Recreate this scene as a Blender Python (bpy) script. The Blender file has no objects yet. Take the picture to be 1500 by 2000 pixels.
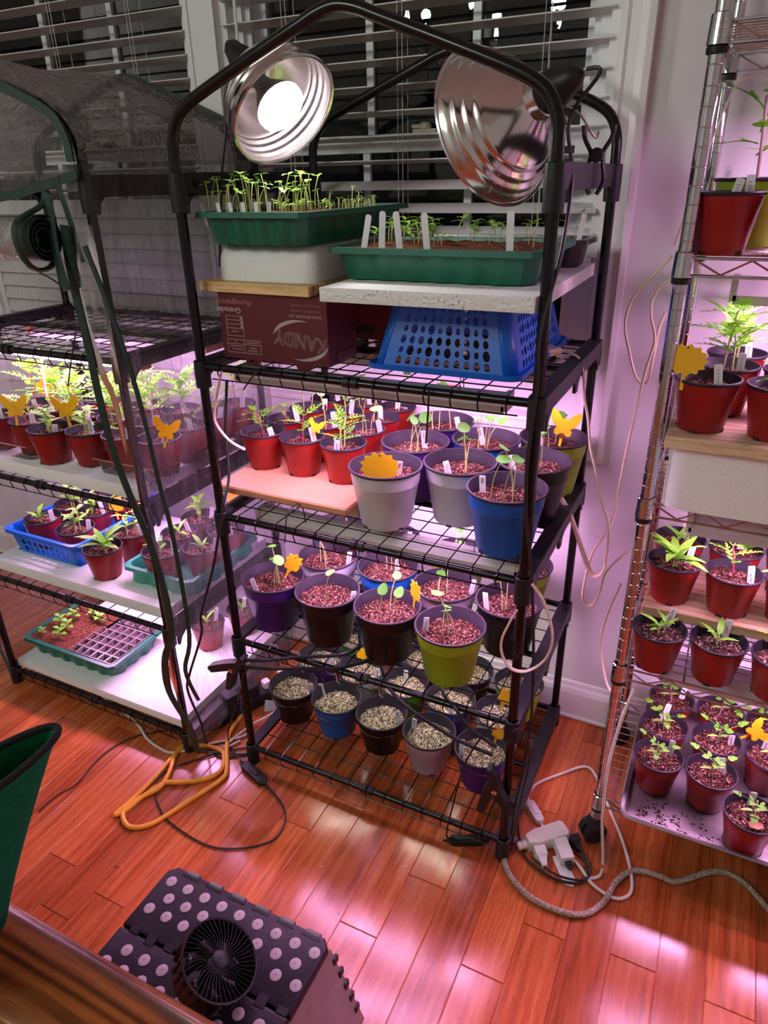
import bpy, bmesh, math, random
from mathutils import Vector, Matrix, noise
from math import sin, cos, pi, sqrt, atan2, radians

SC = bpy.context.scene
COL = SC.collection
random.seed(7)

# ------------------------------------------------------------------ camera
cam_data = bpy.data.cameras.new('camera')
cam = bpy.data.objects.new('camera', cam_data)
COL.objects.link(cam)
SC.camera = cam
yaw, pitch, roll = -0.464, 0.446, -0.021
fw = Vector((sin(yaw)*cos(pitch), cos(yaw)*cos(pitch), -sin(pitch)))
r0 = Vector((cos(yaw), -sin(yaw), 0)); u0 = r0.cross(fw)
rt = cos(roll)*r0 + sin(roll)*u0
up = -sin(roll)*r0 + cos(roll)*u0
M = Matrix((rt, up, -fw)).transposed().to_4x4()
M.translation = Vector((0.954, -1.094, 1.405))
cam.matrix_world = M
cam_data.sensor_fit = 'VERTICAL'
cam_data.sensor_height = 24.0
cam_data.lens = 24.0 * 1360.345 / 2000.0
cam_data.clip_start = 0.02

# ------------------------------------------------------------------ world, exposure
world = bpy.data.worlds.new('night'); SC.world = world
world.use_nodes = True
world.node_tree.nodes['Background'].inputs[0].default_value = (0.004, 0.005, 0.008, 1)
world.node_tree.nodes['Background'].inputs[1].default_value = 1.0
SC.view_settings.view_transform = 'Standard'
SC.view_settings.look = 'None'
SC.view_settings.gamma = 1.0
SC.view_settings.exposure = 0.32
SC.view_settings.use_curve_mapping = False
cy = SC.cycles
cy.use_denoising = True
cy.max_bounces = 8; cy.diffuse_bounces = 4; cy.glossy_bounces = 4
cy.transmission_bounces = 6; cy.transparent_max_bounces = 16
cy.sample_clamp_indirect = 6.0
cy.caustics_reflective = False; cy.caustics_refractive = False

# strengths of the lamps that the room has
GROW = 62.0           # grow-light tubes (radiance)
GROW_COL = (1.0, 0.47, 0.95)
BULB = 62.0           # bulb in the left clamp lamp
CHAND = 7.0           # watts of each chandelier candle bulb
CLIPLED = 20.0         # clip-on LED heads over the bottom shelf

# ------------------------------------------------------------------ helpers
def srgb(r, g, b):
    f = lambda c: (c/255/12.92) if c/255 <= 0.04045 else ((c/255+0.055)/1.055)**2.4
    return (f(r), f(g), f(b), 1.0)

class MB:
    def __init__(s): s.v=[]; s.f=[]; s.m=[]
    def add(s, verts, faces, mi=0):
        o=len(s.v); s.v += [tuple(v) for v in verts]
        s.f += [tuple(i+o for i in f) for f in faces]; s.m += [mi]*len(faces)
        return s
    def box(s, x0,x1,y0,y1,z0,z1, mi=0, M=None):
        v=[(x,y,z) for z in (z0,z1) for y in (y0,y1) for x in (x0,x1)]
        if M: v=[M@Vector(p) for p in v]
        return s.add(v, [(0,2,3,1),(4,5,7,6),(0,1,5,4),(2,6,7,3),(0,4,6,2),(1,3,7,5)], mi)
    def cbox(s, x0,x1,y0,y1,z0,z1, c=0.002, mi=0, M=None):
        """box with chamfered vertical edges and top"""
        P=lambda d:[(x0+d+c,y0+d),(x1-d-c,y0+d),(x1-d,y0+d+c),(x1-d,y1-d-c),(x1-d-c,y1-d),(x0+d+c,y1-d),(x0+d,y1-d-c),(x0+d,y0+d+c)]
        rings=[[(x,y,z0) for x,y in P(c*.6)],[(x,y,z0+c) for x,y in P(0)],[(x,y,z1-c) for x,y in P(0)],[(x,y,z1) for x,y in P(c*.6)]]
        return s.rings(rings, mi, M, True)
    def rings(s, rings, mi=0, M=None, caps=True, closed=True):
        n=len(rings[0]); v=[p for r in rings for p in r]
        if M: v=[M@Vector(p) for p in v]
        f=[]
        for k in range(len(rings)-1):
            for i in range(n if closed else n-1):
                j=(i+1)%n
                f.append((k*n+i,k*n+j,(k+1)*n+j,(k+1)*n+i))
        if caps and closed:
            f.append(tuple(range(n))[::-1]); f.append(tuple(range((len(rings)-1)*n,len(rings)*n)))
        return s.add(v,f,mi)
    def lathe(s, prof, seg=24, mi=0, M=None, mis=None, caps=False):
        """prof: list of (r,z)"""
        o=len(s.v); v=[]
        for r,z in prof:
            for i in range(seg):
                a=2*pi*i/seg; v.append((r*cos(a),r*sin(a),z))
        if M: v=[M@Vector(p) for p in v]
        s.v+=[tuple(p) for p in v]
        for k in range(len(prof)-1):
            for i in range(seg):
                j=(i+1)%seg
                s.f.append((o+k*seg+i,o+k*seg+j,o+(k+1)*seg+j,o+(k+1)*seg+i)); s.m.append(mis[k] if mis else mi)
        if caps:
            s.f.append(tuple(o+i for i in range(seg))[::-1]); s.m.append(mis[0] if mis else mi)
            s.f.append(tuple(o+(len(prof)-1)*seg+i for i in range(seg))); s.m.append(mis[-1] if mis else mi)
        return s
    def tube(s, pts, r, seg=8, mi=0, cap=True, flat=None, closed=False):
        P=[Vector(p) for p in pts]; n=len(P); rings=[]
        rr = r if hasattr(r,'__len__') else [r]*n
        T=[]
        for i in range(n):
            a=P[max(i-1,0)]; b=P[min(i+1,n-1)]
            if closed: a=P[(i-1)%n]; b=P[(i+1)%n]
            t=(b-a); T.append(t.normalized() if t.length>1e-9 else Vector((0,0,1)))
        up_=Vector((0,0,1)) if abs(T[0].z)<.9 else Vector((1,0,0))
        N=(up_-T[0]*up_.dot(T[0])).normalized()
        for i in range(n):
            N=(N-T[i]*N.dot(T[i]))
            N=N.normalized() if N.length>1e-6 else T[i].orthogonal().normalized()
            B=T[i].cross(N); ring=[]
            for k in range(seg):
                a=2*pi*k/seg
                ca,sa=cos(a)*rr[i],sin(a)*rr[i]
                if flat: ca*=flat
                ring.append(P[i]+N*ca+B*sa)
            rings.append(ring)
        if closed: rings.append(rings[0])
        return s.rings(rings,mi,None,cap and not closed)
    def cyl(s,a,b,r,seg=12,mi=0): return s.tube([a,b],r,seg,mi)
    def prism(s, poly, t, M=None, mi=0):
        """poly in XY, thickness t along +Z"""
        n=len(poly); v=[(x,y,0) for x,y in poly]+[(x,y,t) for x,y in poly]
        if M: v=[M@Vector(p) for p in v]
        f=[tuple(range(n))[::-1],tuple(range(n,2*n))]+[(i,(i+1)%n,n+(i+1)%n,n+i) for i in range(n)]
        return s.add(v,f,mi)
    def mesh(s, name, mats, smooth=True, angle=0.6):
        me=bpy.data.meshes.new(name)
        me.from_pydata(s.v,[],s.f)
        for m in (mats if isinstance(mats,(list,tuple)) else [mats]): me.materials.append(m)
        me.polygons.foreach_set('material_index', s.m)
        if smooth:
            me.polygons.foreach_set('use_smooth',[True]*len(s.f))
            me.set_sharp_from_angle(angle=angle)
        me.update()
        return me
    def obj(s, name, mats, parent=None, smooth=True, angle=0.6):
        return link(name, s.mesh(name,mats,smooth,angle), parent)

def link(name, me, parent=None, loc=None, M=None):
    o=bpy.data.objects.new(name, me); COL.objects.link(o)
    if parent: o.parent=parent
    if M is not None: o.matrix_local = M
    elif loc: o.location=loc
    return o
def tag(o, label, cat, group=None):
    o['label']=label; o['category']=cat
    if group: o['group']=group
    return o
def thing(name, label, cat, loc=(0,0,0), group=None, rz=0):
    o=bpy.data.objects.new(name,None); COL.objects.link(o); o.location=loc; o.rotation_euler=(0,0,rz)
    o.empty_display_size=.02
    return tag(o,label,cat,group)
def struct(o):
    o['kind']='structure'; return o
def stuff(o):
    o['kind']='stuff'; return o
def spline(pts, k=6):
    P=[Vector(p) for p in pts]; out=[]
    if len(P)<3: return P
    for i in range(len(P)-1):
        a=P[max(i-1,0)];b=P[i];c=P[i+1];d=P[min(i+2,len(P)-1)]
        for j in range(k):
            t=j/k
            out.append(0.5*((2*b)+(c-a)*t+(2*a-5*b+4*c-d)*t*t+(3*b-a-3*c+d)*t**3))
    out.append(P[-1]); return out
def orient(loc, zdir, xhint=(1,0,0)):
    z=Vector(zdir).normalized(); x=Vector(xhint); x=(x-z*x.dot(z)).normalized(); y=z.cross(x)
    m=Matrix((x,y,z)).transposed().to_4x4(); m.translation=Vector(loc); return m
def text_mesh(txt, size, depth=0.0003, align='LEFT', outline=None, bold=0.0):
    cu=bpy.data.curves.new('t','FONT'); cu.body=txt; cu.size=size; cu.align_x=align; cu.align_y='CENTER'
    cu.resolution_u=3; cu.offset=bold
    if outline: cu.fill_mode='NONE'; cu.bevel_depth=outline; cu.bevel_resolution=0
    else: cu.extrude=depth
    o=bpy.data.objects.new('t',cu); COL.objects.link(o)
    dg=bpy.context.evaluated_depsgraph_get()
    me=bpy.data.meshes.new_from_object(o.evaluated_get(dg)); bpy.data.objects.remove(o)
    me.materials.clear()
    return me

# ------------------------------------------------------------------ materials
def newmat(name):
    m=bpy.data.materials.new(name); m.use_nodes=True
    nt=m.node_tree; b=nt.nodes['Principled BSDF']; return m,nt,b
def setp(b, **k):
    names={'rough':'Roughness','metal':'Metallic','spec':'Specular IOR Level','coat':'Coat Weight','coatr':'Coat Roughness','ior':'IOR','trans':'Transmission Weight','alpha':'Alpha','sss':'Subsurface Weight','sheen':'Sheen Weight'}
    for a,v in k.items(): b.inputs[names[a]].default_value=v
def coords(nt, kind='Object', scale=(1,1,1), rot=(0,0,0), rand=0.0):
    tc=nt.nodes.new('ShaderNodeTexCoord'); mp=nt.nodes.new('ShaderNodeMapping')
    mp.inputs['Scale'].default_value=scale; mp.inputs['Rotation'].default_value=rot
    if kind=='World':
        g=nt.nodes.new('ShaderNodeNewGeometry'); src=g.outputs['Position']
    else: src=tc.outputs[kind]
    if rand:
        oi=nt.nodes.new('ShaderNodeObjectInfo'); mu=nt.nodes.new('ShaderNodeMath'); mu.operation='MULTIPLY'; mu.inputs[1].default_value=rand
        nt.links.new(oi.outputs['Random'],mu.inputs[0])
        ad=nt.nodes.new('ShaderNodeVectorMath'); ad.operation='ADD'; nt.links.new(src,ad.inputs[0]); nt.links.new(mu.outputs[0],ad.inputs[1]); src=ad.outputs[0]
    nt.links.new(src,mp.inputs['Vector']); return mp.outputs['Vector']
def noise_n(nt, vec, scale, detail=4, rough=.5, dist=0):
    n=nt.nodes.new('ShaderNodeTexNoise'); n.inputs['Scale'].default_value=scale; n.inputs['Detail'].default_value=detail
    n.inputs['Roughness'].default_value=rough; n.inputs['Distortion'].default_value=dist
    nt.links.new(vec,n.inputs['Vector']); return n.outputs['Fac']
def ramp(nt, fac, stops):
    r=nt.nodes.new('ShaderNodeValToRGB'); e=r.color_ramp.elements
    e[0].position,e[0].color=stops[0]; e[1].position,e[1].color=stops[1]
    for p,c in stops[2:]:
        x=e.new(p); x.color=c
    nt.links.new(fac,r.inputs['Fac']); return r.outputs['Color']
def bump(nt, b, h, strength=.3, dist=.001, inp='Normal'):
    n=nt.nodes.new('ShaderNodeBump'); n.inputs['Strength'].default_value=strength; n.inputs['Distance'].default_value=dist
    nt.links.new(h,n.inputs['Height']); nt.links.new(n.outputs[0],b.inputs[inp]); return n
def c3(c,k=1.0): return (c[0]*k,c[1]*k,c[2]*k,1)
def plain(name, col, rough=.5, var=.12, scale=30, bstr=.0, bdist=.0005, **k):
    """plastic / paint with a slight procedural mottling"""
    m,nt,b=newmat(name); v=coords(nt)
    n=noise_n(nt,v,scale,3)
    c=ramp(nt,n,[(.3,c3(col,1-var)),(.7,c3(col,1+var))]); nt.links.new(c,b.inputs['Base Color'])
    setp(b,rough=rough,**k)
    if bstr: bump(nt,b,noise_n(nt,v,scale*6,2),bstr,bdist)
    return m
def emit(name,col,st):
    m=bpy.data.materials.new(name); m.use_nodes=True; nt=m.node_tree; nt.nodes.clear()
    e=nt.nodes.new('ShaderNodeEmission'); o=nt.nodes.new('ShaderNodeOutputMaterial')
    e.inputs[0].default_value=(*col[:3],1); e.inputs[1].default_value=st; nt.links.new(e.outputs[0],o.inputs[0]); return m

MT={}
MT['black']=plain('black_powdercoat',(.004,.004,.005),.20,.2,40,spec=.35)
MT['blackplastic']=plain('black_plastic',(.014,.015,.018),.42,.2,60,.1,spec=.3)
MT['cable_black']=plain('cable_black',(.008,.008,.009),.45)
MT['cable_white']=plain('cable_white',(.72,.68,.60),.45,.05)
MT['cable_cream']=plain('cable_cream',(.66,.55,.40),.45,.05)
MT['cable_yellow']=plain('cable_yellow',(.80,.36,.02),.4,.08)
MT['whiteplastic']=plain('white_plastic',(.75,.73,.70),.4,.04)
MT['lightbody']=plain('grow_light_housing',(.55,.52,.54),.4,.05)
MT['paint']=plain('white_wall_paint',(.66,.66,.67),.55,.03,6,.15,.0004)
MT['trim']=plain('white_gloss_trim',(.78,.78,.78),.3,.02,5)
MT['ceil']=plain('ceiling_paint',(.7,.7,.68),.8,.03,5)
MT['slat']=plain('blind_slat',(.58,.58,.57),.38,.04,25)
MT['string']=plain('blind_string',(.7,.66,.64),.8)
MT['tag']=plain('plant_label_plastic',(.78,.77,.80),.4,.03)
MT['ink']=plain('ink',(.02,.02,.03),.6)
MT['blue_basket']=plain('blue_basket_plastic',(.008,.13,.62),.3,.05)
MT['tray']=plain('green_tray_plastic',(.008,.12,.075),.35,.15,18)
MT['gtray']=plain('green_flat_tray',(.03,.30,.20),.35,.1,18)
MT['cells']=plain('clear_cell_plastic',(.17,.13,.14),.25,.2,30)
MT['celltray']=plain('smoky_cell_plastic',(.05,.04,.045),.25,.2,30)
MT['holeshade']=plain('painted_hole_shade',(.001,.001,.001),.9)
MT['hinge']=plain('grey_hinge',(.16,.165,.155),.5)
MT['greydot']=plain('grey_rubber_dot',(.48,.42,.42),.6,.06,90,.2)
MT['pinkgrey']=plain('grey_stool_side',(.30,.24,.25),.45)
MT['stool']=plain('dark_stool_plastic',(.017,.013,.019),.42,.25,25,.5,.001,spec=.28)
MT['greenfabric']=plain('green_fabric',(.008,.15,.065),.95,.15,80,.4,.0006,spec=.1)
MT['blackfabric']=plain('black_binding',(.006,.006,.006),.95,.2,80,.3)
MT['carton']=plain('red_carton',(.10,.006,.010),.55,.08,30,.15)
MT['cartonink']=plain('carton_print_white',(.42,.34,.34),.6)
MT['cartoninkdim']=plain('carton_print_dim',(.32,.13,.14),.6)
MT['sticker']=plain('orange_sticker',(.85,.12,.02),.6)
MT['bread']=plain('door_trim_green',(.003,.024,.015),.5,.2,50)
MT['clearfilm_trim']=MT['bread']

def m_metal(name,col,rough,aniso=False,ring=0):
    m,nt,b=newmat(name); v=coords(nt)
    n=noise_n(nt,v,60,3); c=ramp(nt,n,[(.3,c3(col,.92)),(.7,c3(col,1))]); nt.links.new(c,b.inputs['Base Color'])
    setp(b,metal=1.0,rough=rough)
    r=nt.nodes.new('ShaderNodeMapRange'); r.inputs['To Min'].default_value=rough*.7; r.inputs['To Max'].default_value=rough*1.4
    nt.links.new(noise_n(nt,v,14,3),r.inputs[0]); nt.links.new(r.outputs[0],b.inputs['Roughness'])
    return m
MT['chrome']=m_metal('chrome',(.62,.62,.63),.12)
MT['wirechrome']=m_metal('wire_chrome',(.5,.5,.5),.25)
MT['alu']=m_metal('spun_aluminium',(.72,.70,.68),.16)
MT['aluin']=m_metal('brushed_aluminium_inside',(.55,.50,.50),.30)
MT['steeltray']=m_metal('baking_tray_metal',(.27,.24,.24),.5)

def m_foam():
    m,nt,b=newmat('white_styrofoam'); v=coords(nt)
    vo=nt.nodes.new('ShaderNodeTexVoronoi'); vo.inputs['Scale'].default_value=330; nt.links.new(v,vo.inputs['Vector'])
    c=ramp(nt,vo.outputs['Distance'],[(.0,(.86,.88,.86,1)),(.7,(.80,.82,.80,1))]); nt.links.new(c,b.inputs['Base Color'])
    setp(b,rough=.8,sss=.0); bump(nt,b,vo.outputs['Distance'],.5,.0012); return m
MT['foam']=m_foam()

def m_wood(name, dark, mid, light, axis='Y', rough=.35, scale=1.0, worldspace=False, coat=0, wave=True, wav=.12):
    m,nt,b=newmat(name)
    sc={'Y':(1,.06,1),'X':(.06,1,1)}[axis]
    v=coords(nt,'World' if worldspace else 'Object',tuple(s*scale for s in sc),rand=13.0)
    n1=noise_n(nt,v,26,5,.6,1.2)
    n2=noise_n(nt,v,230,3,.6,.3)
    w=nt.nodes.new('ShaderNodeTexWave'); w.wave_type='BANDS'; w.bands_direction=('X' if axis=='Y' else 'Y')
    w.inputs['Scale'].default_value=14; w.inputs['Distortion'].default_value=9; w.inputs['Detail'].default_value=3; w.inputs['Detail Scale'].default_value=1.2
    nt.links.new(v,w.inputs['Vector'])
    mx=nt.nodes.new('ShaderNodeMath'); mx.operation='MULTIPLY_ADD'; nt.links.new(w.outputs['Fac'],mx.inputs[0]); mx.inputs[1].default_value=wave if isinstance(wave,float) else .45
    nt.links.new(n1,mx.inputs[2])
    c=ramp(nt,mx.outputs[0],[(.35,dark),(.62,mid),(.95,light)] if not isinstance(wave,float) else [(.30,dark),(.52,mid),(.80,light)])
    g=ramp(nt,n2,[(.36,(.66,.60,.58,1)),(.50,(1,1,1,1))])
    mi=nt.nodes.new('ShaderNodeMixRGB'); mi.blend_type='MULTIPLY'; mi.inputs[0].default_value=.75
    nt.links.new(c,mi.inputs[1]); nt.links.new(g,mi.inputs[2])
    oi=nt.nodes.new('ShaderNodeObjectInfo'); t=ramp(nt,oi.outputs['Random'],[(0,(1-2*wav,1-2.6*wav,1-3*wav,1)),(1,(1+wav,1+wav,1+wav,1))])
    m2=nt.nodes.new('ShaderNodeMixRGB'); m2.blend_type='MULTIPLY'; m2.inputs[0].default_value=1
    nt.links.new(mi.outputs[0],m2.inputs[1]); nt.links.new(t,m2.inputs[2]); nt.links.new(m2.outputs[0],b.inputs['Base Color'])
    setp(b,rough=rough)
    if coat: setp(b,coat=coat,coatr=.12)
    return m,nt,b,n2
MT['floor'],_nt,_b,_n2=m_wood('oak_floorboard',srgb(150,70,34),srgb(190,96,50),srgb(208,122,72),'Y',.30,1.0,True,wav=.13,wave=.16)
_v=coords(_nt,'World',(1,.35,1)); _w=noise_n(_nt,_v,9,2,.4)
_bn=bump(_nt,_b,_w,.55,.004)
_b2=_nt.nodes.new('ShaderNodeBump'); _b2.inputs['Strength'].default_value=.12; _b2.inputs['Distance'].default_value=.0006
_nt.links.new(_n2,_b2.inputs['Height']); _nt.links.new(_bn.outputs[0],_b2.inputs['Normal']); _nt.links.new(_b2.outputs[0],_b.inputs['Normal'])
_r=_nt.nodes.new('ShaderNodeMapRange'); _r.inputs['To Min'].default_value=.11; _r.inputs['To Max'].default_value=.27
_nt.links.new(noise_n(_nt,_v,16,4),_r.inputs[0]); _nt.links.new(_r.outputs[0],_b.inputs['Roughness'])
MT['pine'],*_=m_wood('pine_board',srgb(140,100,52),srgb(205,165,105),srgb(226,196,140),'X',.55,1.0)
MT['palewood'],*_=m_wood('pale_plank',srgb(176,146,108),srgb(214,186,148),srgb(226,204,170),'X',.55,1.0)
MT['maple']=plain('smooth_wood_board',srgb(204,148,112)[:3],.42,.07,9)
MT['table'],*_=m_wood('oak_table',srgb(84,40,16),srgb(140,78,34),srgb(168,100,48),'X',.28,1.3,coat=.3,wav=.02)

def m_pot(name,col,tint=.0):
    m,nt,b=newmat(name); v=coords(nt,'Object',rand=3.0)
    c=ramp(nt,noise_n(nt,v,14,3),[(.3,c3(col,.85)),(.7,c3(col,1.1))]); nt.links.new(c,b.inputs['Base Color'])
    setp(b,rough=.33,spec=.38); r=nt.nodes.new('ShaderNodeMapRange'); r.inputs['To Min'].default_value=.24; r.inputs['To Max'].default_value=.45
    nt.links.new(noise_n(nt,v,30,3),r.inputs[0]); nt.links.new(r.outputs[0],b.inputs['Roughness'])
    return m
POTC={'red':(.27,.012,.010),'white':(.52,.53,.56),'blue':(.008,.10,.42),'purple':(.045,.012,.16),'black':(.004,.003,.004),'lilac':(.36,.28,.36),'lime':(.26,.38,.015),'lightblue':(.45,.60,.66),'green':(.06,.35,.02),'violet':(.08,.01,.32)}
for k,c in POTC.items(): MT['pot_'+k]=m_pot('pot_'+k,c)
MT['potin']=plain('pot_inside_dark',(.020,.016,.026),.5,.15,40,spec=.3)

def m_soil(name,stops,chipscale=260):
    m,nt,b=newmat(name); v=coords(nt,'Object',rand=5.0)
    vo=nt.nodes.new('ShaderNodeTexVoronoi'); vo.inputs['Scale'].default_value=chipscale; nt.links.new(v,vo.inputs['Vector'])
    sp=nt.nodes.new('ShaderNodeSeparateColor'); nt.links.new(vo.outputs['Color'],sp.inputs[0])
    c=ramp(nt,sp.outputs[0],stops); nt.links.new(c,b.inputs['Base Color']); setp(b,rough=.9,spec=.15)
    bump(nt,b,vo.outputs['Distance'],.8,.002); return m
MT['soil']=m_soil('potting_soil',[(.0,(.007,.003,.002,1)),(.38,(.024,.008,.005,1)),(.66,(.085,.026,.017,1)),(.88,(.20,.08,.06,1)),(.98,(.42,.26,.21,1))],330)
MT['soildark']=m_soil('damp_soil',[(.0,(.018,.010,.008,1)),(.5,(.05,.024,.018,1)),(.8,(.13,.06,.045,1)),(.96,(.4,.28,.24,1))])
MT['verm']=m_soil('vermiculite_soil',[(.0,(.035,.027,.017,1)),(.35,(.16,.125,.08,1)),(.7,(.36,.30,.20,1)),(.96,(.62,.56,.44,1))])
MT['peat']=m_soil('brown_peat',[(.0,(.03,.009,.005,1)),(.5,(.10,.03,.014,1)),(.85,(.22,.08,.045,1))],420)

def m_leaf(name,a,b_,tr=.35):
    m,nt,b=newmat(name); v=coords(nt,'Object',rand=3.0)
    c=ramp(nt,noise_n(nt,v,55,3),[(.3,a),(.7,b_)]); nt.links.new(c,b.inputs['Base Color']); setp(b,rough=.5)
    tl=nt.nodes.new('ShaderNodeBsdfTranslucent'); nt.links.new(c,tl.inputs[0])
    mx=nt.nodes.new('ShaderNodeMixShader'); mx.inputs[0].default_value=tr
    out=nt.nodes['Material Output']; nt.links.new(b.outputs[0],mx.inputs[1]); nt.links.new(tl.outputs[0],mx.inputs[2]); nt.links.new(mx.outputs[0],out.inputs[0])
    return m
MT['leaf_nast']=m_leaf('nasturtium_leaf',(.06,.30,.02,1),(.15,.48,.07,1))
MT['leaf_mari']=m_leaf('marigold_leaf',(.13,.42,.015,1),(.27,.68,.05,1))
MT['leaf_zin']=m_leaf('broad_leaf',(.15,.42,.02,1),(.28,.66,.07,1))
MT['leaf_tom']=m_leaf('tomato_leaf',(.08,.32,.01,1),(.20,.52,.04,1))
MT['leaf_seed']=m_leaf('cotyledon_leaf',(.24,.50,.05,1),(.40,.68,.14,1))
MT['leaf_basil']=m_leaf('basil_leaf',(.16,.50,.03,1),(.28,.64,.08,1))
MT['stem']=plain('pale_green_stem',(.42,.46,.16),.5)
MT['stemred']=plain('reddish_stem',(.36,.04,.07),.5)
MT['stemtom']=plain('purple_grey_stem',(.22,.15,.13),.6)
def m_trap():
    m,nt,b=newmat('yellow_sticky_card'); v=coords(nt,'Object',rand=4.0)
    vo=nt.nodes.new('ShaderNodeTexVoronoi'); vo.inputs['Scale'].default_value=95; nt.links.new(v,vo.inputs['Vector'])
    c=ramp(nt,vo.outputs['Distance'],[(.07,(.10,.05,.01,1)),(.10,(.90,.50,.015,1))]); nt.links.new(c,b.inputs['Base Color']); setp(b,rough=.22)
    return m
MT['trap']=m_trap()
def m_film(name, haze=.16, wr=.6, scale=18, stretch=(1,1,.4), tint=(.9,.92,.92), hr=(.35,.75)):
    m=bpy.data.materials.new(name); m.use_nodes=True; nt=m.node_tree; nt.nodes.clear()
    o=nt.nodes.new('ShaderNodeOutputMaterial'); t=nt.nodes.new('ShaderNodeBsdfTransparent'); t.inputs[0].default_value=(*tint,1)
    g=nt.nodes.new('ShaderNodeBsdfGlossy'); g.inputs['Roughness'].default_value=.12; g.inputs[0].default_value=(.9,.9,.9,1)
    d=nt.nodes.new('ShaderNodeBsdfDiffuse'); d.inputs[0].default_value=(.6,.6,.6,1)
    tl=nt.nodes.new('ShaderNodeBsdfTranslucent'); tl.inputs[0].default_value=(.6,.6,.6,1)
    v=coords(nt,'Object',stretch); n=noise_n(nt,v,scale,6,.65,2.5)
    bp=nt.nodes.new('ShaderNodeBump'); bp.inputs['Strength'].default_value=wr; bp.inputs['Distance'].default_value=.02
    nt.links.new(n,bp.inputs['Height']); nt.links.new(bp.outputs[0],g.inputs['Normal'])
    fr=nt.nodes.new('ShaderNodeFresnel'); fr.inputs[0].default_value=1.5; nt.links.new(bp.outputs[0],fr.inputs['Normal'])
    m1=nt.nodes.new('ShaderNodeMixShader'); nt.links.new(fr.outputs[0],m1.inputs[0]); nt.links.new(t.outputs[0],m1.inputs[1]); nt.links.new(g.outputs[0],m1.inputs[2])
    md=nt.nodes.new('ShaderNodeMixShader'); md.inputs[0].default_value=.5; nt.links.new(d.outputs[0],md.inputs[1]); nt.links.new(tl.outputs[0],md.inputs[2])
    m2=nt.nodes.new('ShaderNodeMixShader')
    hz=nt.nodes.new('ShaderNodeMapRange'); hz.inputs['From Min'].default_value=hr[0]; hz.inputs['From Max'].default_value=hr[1]; hz.inputs['To Min'].default_value=haze*.3; hz.inputs['To Max'].default_value=haze*2
    nt.links.new(n,hz.inputs[0]); nt.links.new(hz.outputs[0],m2.inputs[0])
    nt.links.new(m1.outputs[0],m2.inputs[1]); nt.links.new(md.outputs[0],m2.inputs[2]); nt.links.new(m2.outputs[0],o.inputs[0]); return m
MT['film']=m_film('clear_cover_film',.085,.75,15,(1,1,.35))
MT['filmfront']=m_film('clear_front_film',.025,.05,5,(1,1,.3),(.95,.96,.96))
MT['filmroof']=m_film('wrinkled_roof_film',.30,1.0,44,(.22,2.4,1.5),(.55,.55,.55),(.47,.62))  # narrow haze range paints the wrinkles' glints as white streaks
MT['clearplastic']=m_film('clear_rigid_plastic',.03,.05,5)
def m_glass():
    m=bpy.data.materials.new('window_glass'); m.use_nodes=True; nt=m.node_tree; nt.nodes.clear()
    o=nt.nodes.new('ShaderNodeOutputMaterial'); t=nt.nodes.new('ShaderNodeBsdfTransparent')
    g=nt.nodes.new('ShaderNodeBsdfGlossy'); g.inputs['Roughness'].default_value=.0
    fr=nt.nodes.new('ShaderNodeFresnel'); fr.inputs[0].default_value=1.38
    v=coords(nt,'World'); bp=nt.nodes.new('ShaderNodeBump'); bp.inputs['Strength'].default_value=.03; bp.inputs['Distance'].default_value=.004
    nt.links.new(noise_n(nt,v,7,2),bp.inputs['Height']); nt.links.new(bp.outputs[0],g.inputs['Normal'])
    m1=nt.nodes.new('ShaderNodeMixShader'); nt.links.new(fr.outputs[0],m1.inputs[0]); nt.links.new(t.outputs[0],m1.inputs[1]); nt.links.new(g.outputs[0],m1.inputs[2]); nt.links.new(m1.outputs[0],o.inputs[0]); return m
MT['glass']=m_glass()
def m_braid():
    m,nt,b=newmat('braided_beige_cord'); v=coords(nt,'World')
    vo=nt.nodes.new('ShaderNodeTexVoronoi'); vo.inputs['Scale'].default_value=420; nt.links.new(v,vo.inputs['Vector'])
    sp=nt.nodes.new('ShaderNodeSeparateColor'); nt.links.new(vo.outputs['Color'],sp.inputs[0])
    c=ramp(nt,sp.outputs[0],[(.2,(.22,.17,.13,1)),(.8,(.55,.44,.36,1))]); nt.links.new(c,b.inputs['Base Color']); setp(b,rough=.8); bump(nt,b,vo.outputs['Distance'],.6,.001); return m
MT['braid']=m_braid()
MT['grow']=emit('grow_tube',GROW_COL,GROW)
MT['bulb']=emit('bulb_glow',(1.0,.90,.93),BULB)
MT['candle']=emit('candle_bulb',(.80,1.0,.95),50)
MT['clipled']=emit('clip_led',(1.0,.93,.80),CLIPLED)
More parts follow.
